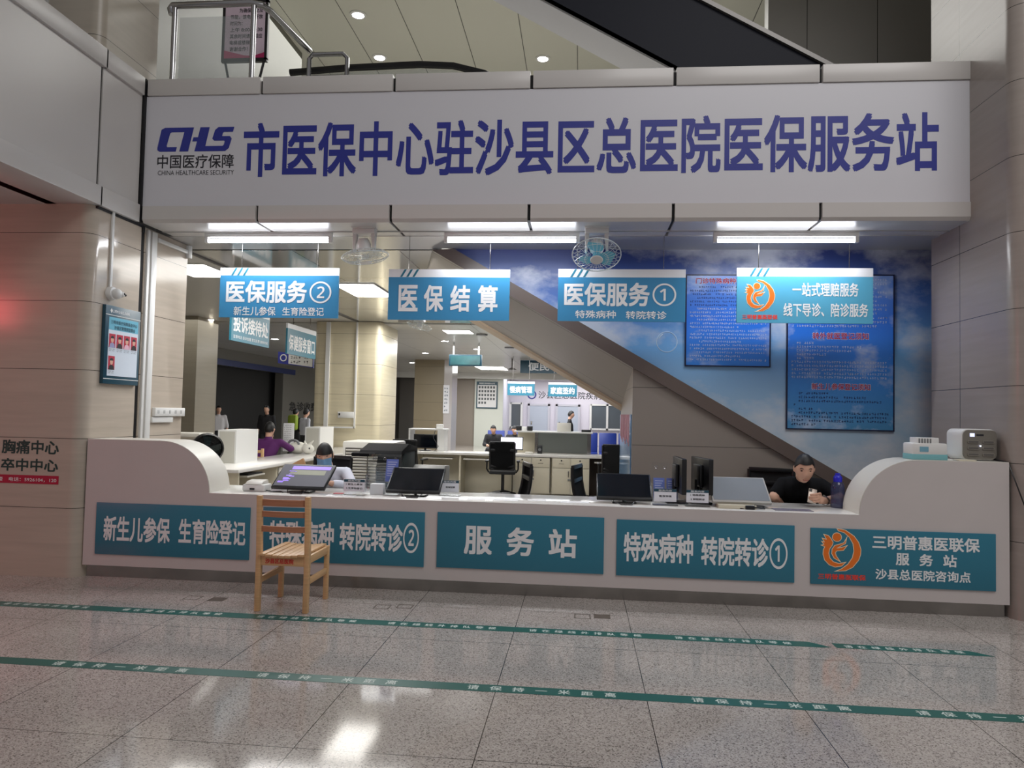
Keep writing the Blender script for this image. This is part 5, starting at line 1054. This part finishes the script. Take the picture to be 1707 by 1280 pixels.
hall_sign('perpendicular hall sign lettered 保健服务窗口 farther along the side desk', '保健服务窗口', (-4.78, 11.5, 2.375), (0, 1, 0), (1, 0, 0), 1.28, .5, 3.22, (.06, 1.22, .07, .33))
hall_sign('far hall sign lettered 慢病管理 over the back doors', '慢病管理', (-2.23, 22, 2.02), (1, 0, 0), (0, -1, 0), .82, .42, 3.2, (.07, .75, .07, .28))
hall_sign('far hall sign lettered 家庭签约 over the back doors', '家庭签约', (-1.0, 22, 2.01), (1, 0, 0), (0, -1, 0), .86, .42, 3.2, (.07, .79, .07, .28))
t = thing('hall_sign', 'dark teal sign with a cut off character 便 below the escalator soffit', 'sign', (-1.9, 23.5, 2.75)); MB().box(-1.98, -.4, 23.48, 23.52, 2.78, 3.19).done('panel', M_TEALD, t, 0); text(t, '便民', M_LETW, -1.72, -1.05, 2.86, 3.12, 23.48, bold=.03)
t = thing('exit_sign', 'dark hanging light box with a pale glow on two white rods', 'sign', (-2.9, 18, 2.63))
MB().box(-3.30, -2.48, 17.97, 18.05, 2.625, 2.91, .01).done('housing', M_TEALD, t); MB().box(-3.26, -2.52, 17.962, 17.97, 2.655, 2.88).done('face', mat('dim light box face', (52, 96, 100), .15, noise=(3, .5)), t, 0)
for x in (-3.19, -2.56): MB().tube([(x, 18, 2.91), (x, 18, 3.20)], .02, 8).done('rod', M_WHITE, t)
t = thing('direction_sign', 'navy and white direction sign with icons in the dark corridor', 'sign', (-6.6, 16, 2.45)); MB().prism([(-6.85, 2.50), (-6.02, 2.40), (-6.02, 2.68), (-6.85, 2.76)], 15.98, 16.02, 'Y').done('panel', M_NAVY, t, 0); MB().prism([(-6.60, 2.49), (-6.04, 2.42), (-6.04, 2.66), (-6.60, 2.73)], 15.97, 15.98, 'Y').done('white_field', M_WHITE, t, 0)
scribble(t, [(-6.55, -6.1, 2.60, .06), (-6.55, -6.1, 2.50, .06)], M_DARK, 15.97); MB().tube([(-6.72 + .07 * math.cos(a * PI / 8), 15.975, 2.62 + .07 * math.sin(a * PI / 8)) for a in range(17)], .014, 5, cap=False).done('icon', M_WHITE, t)
for x in (-6.6, -6.2): MB().tube([(x, 16, 2.68), (x, 16, 3.2)], .01, 6).done('rod', M_STEEL, t)
t = thing('wall_lettering', 'dark lettering 急诊收费 on the dim corridor wall beyond the walkers', 'sign', (-10.49, 26, 1.4)); text(t, '急诊收费', mat('dim black lettering', (12, 14, 16), .5), 25.6, 28.4, 1.38, 1.72, -10.5, '+X', bold=.03)
# posters on the back walls
t = thing('wall_poster', 'white poster of staff portraits in a dark teal frame on the back white wall', 'poster', (-4.1, 32.0, 1.6))
MB().box(-4.62, -3.68, 32.05, 32.1, 1.66, 2.84).done('frame', M_TEALD, t, 0); MB().box(-4.57, -3.73, 32.04, 32.05, 1.71, 2.69).done('sheet', PAP, t, 0); mb = MB()
for r_ in range(5):
    for c_ in range(6 if r_ < 4 else 3): mb.box(-4.52 + c_ * .128, -4.44 + c_ * .128, 32.035, 32.04, 2.54 - r_ * .17, 2.64 - r_ * .17)
mb.done('print', mat('grey portrait print', (92, 96, 100), .5), t, 0); text(t, '家庭医生服务团队公示栏', M_LETW, -4.5, -3.8, 2.73, 2.8, 32.05, bold=.02)
t = thing('wall_poster', 'narrow white vertical sign on the pale pillar behind the dark monitor', 'poster', (-4.45, 23.98, 1.5)); MB().box(-4.56, -4.36, 23.96, 24, 1.42, 2.36).done('panel', PAP, t, 0); scribble(t, [(-4.53, -4.39, 2.22 - k * .12, .07) for k in range(7)], M_TEALD, 23.96)
# pillar fittings
t = thing('socket_strip', 'white socket strip on the cream pillar beside the corridor', 'socket', (-4.6, 13.97, 1.35)); MB().box(-4.74, -4.42, 13.965, 14.0, 1.32, 1.44, .006).done('box', M_WHITE, t); MB().box(-4.72, -4.69, 13.96, 13.966, 1.37, 1.41).done('plug', M_BLK, t, 0)
solo('cable_trunking', MB().box(-5.02, -4.94, 13.96, 14.0, .76, 3.2).box(-4.42, -4.39, 13.97, 14.0, 1.12, 3.2).box(-4.94, -4.40, 13.97, 14.0, 1.12, 1.15), M_WHITE, 'white trunking loop framing the socket strip on the cream pillar', 'trunking', None, 0)
# lamps of the back rooms
def panel_lamp(label, x, y, z, w, d):
    t = thing('panel_lamp', label, 'ceiling lamp', (x, y, z), 'flat ceiling lamps'); MB().box(x - w, x + w, y - d, y + d, z - .012, z).done('frame', M_WHITE, t, 0); MB().box(x - w + .02, x + w - .02, y - d + .02, y + d - .02, z - .016, z - .012).done('diffuser', M_LAMP, t, 0)
panel_lamp('bright ceiling panel lamp above the corridor, next to the left wall end', -4.88, 8.85, 3.218, .30, .42)
panel_lamp('bright ceiling panel lamp between the 医保服务② and 医保结算 signs', -3.15, 10.3, 3.218, .30, .55)
panel_lamp('ceiling panel lamp just below the 医保结算 hanging sign', -2.64, 15.4, 3.198, .30, .35)
panel_lamp('ceiling panel lamp far back over the poster wall', -3.45, 28.0, 3.198, .55, 1.0)
panel_lamp('ceiling panel lamp glowing over the second back door', .15, 34.6, 3.198, .75, .5)
panel_lamp('ceiling panel lamp over the 慢病管理 sign', -1.9, 34.2, 3.198, .6, .4)
for k, (x, y, l) in enumerate(((-7.4, 13.9, 'small downlight in the corridor ceiling nearest the left wall end'), (-7.6, 17.5, 'small downlight in the corridor ceiling between the two perpendicular signs'), (-3.32, 17.5, 'small downlight above the dark hanging light box'), (-4.6, 21.2, 'small downlight over the dim tan pillar'), (-6.0, 25.5, 'small downlight before the dark grey wall'), (-2.85, 19.6, 'small downlight just over the hanging light box housing'))):
    z = 3.22 if y < 14.2 else 3.2; d = thing('downlight', l, 'downlight', (x, y, z), 'small office downlights'); MB().lathe([(.09, 0), (.12, 0), (.115, -.012), (.09, -.014)], 20, Matrix.Translation((x, y, z))).done('trim_ring', M_WHITE, d); MB().lathe([(0, -.008), (.09, -.008)], 20, Matrix.Translation((x, y, z))).done('lens', M_DOWN, d)
t = thing('ceiling_fan', 'caged fan under the office ceiling below the 医保结算 sign', 'fan', (-2.85, 12.6, 3.2)); Q = Matrix.Translation((-2.85, 12.6, 2.98)) @ Matrix.Rotation(.25, 4, 'Y'); MB().box(-2.93, -2.77, 12.5, 12.7, 3.05, 3.22, .01).done('bracket', M_WHITE, t); c = MB()
for k in range(20): a = 2 * PI * k / 20; c.tube([Q @ Vector((r_ * math.cos(a), r_ * math.sin(a), z)) for r_, z in ((.05, .05), (.18, .04), (.225, 0), (.18, -.05), (.05, -.06))], .002, 4, cap=False)
for r_, z in ((.225, 0), (.12, -.058), (.12, .048)): c.tube([Q @ Vector((r_ * math.cos(q * PI / 12), r_ * math.sin(q * PI / 12), z)) for q in range(25)], .004, 5, cap=False)
c.done('wire_cage', MATS['pale wire'], t); MB().lathe([(0, .08), (.05, .07), (.05, -.03), (0, -.04)], 14, Q).done('motor', M_WHITE, t)
for k, (x, y) in enumerate(((-1.9, 19.0), (-1.8, 24.5), (-2.2, 15.9))):
    solo('ceiling_speaker', MB().lathe([(0, 0), (.11, 0), (.13, -.01), (.12, -.03), (0, -.035)], 20, Matrix.Translation((x, y, 3.2))), M_GREY, ['round grey ceiling speaker beyond the hanging light box', 'round grey ceiling speaker nearest the 便 sign', 'round grey ceiling speaker nearest the escalator soffit'][k], 'speaker', 'round ceiling speakers')
t = thing('pendant_fan', 'dark short rod fixture hanging from the far ceiling beside the 便 sign', 'fixture', (-2.2, 23, 3.2)); MB().tube([(-2.2, 23, 3.2), (-2.2, 23, 2.9)], .02, 8).done('rod', M_DGREY, t); MB().lathe([(0, .06), (.05, .05), (.16, -.01), (0, -.03)], 18, Matrix.Translation((-2.2, 23, 2.86))).done('head', M_DGREY, t)
bpy.data.objects.remove(_to)
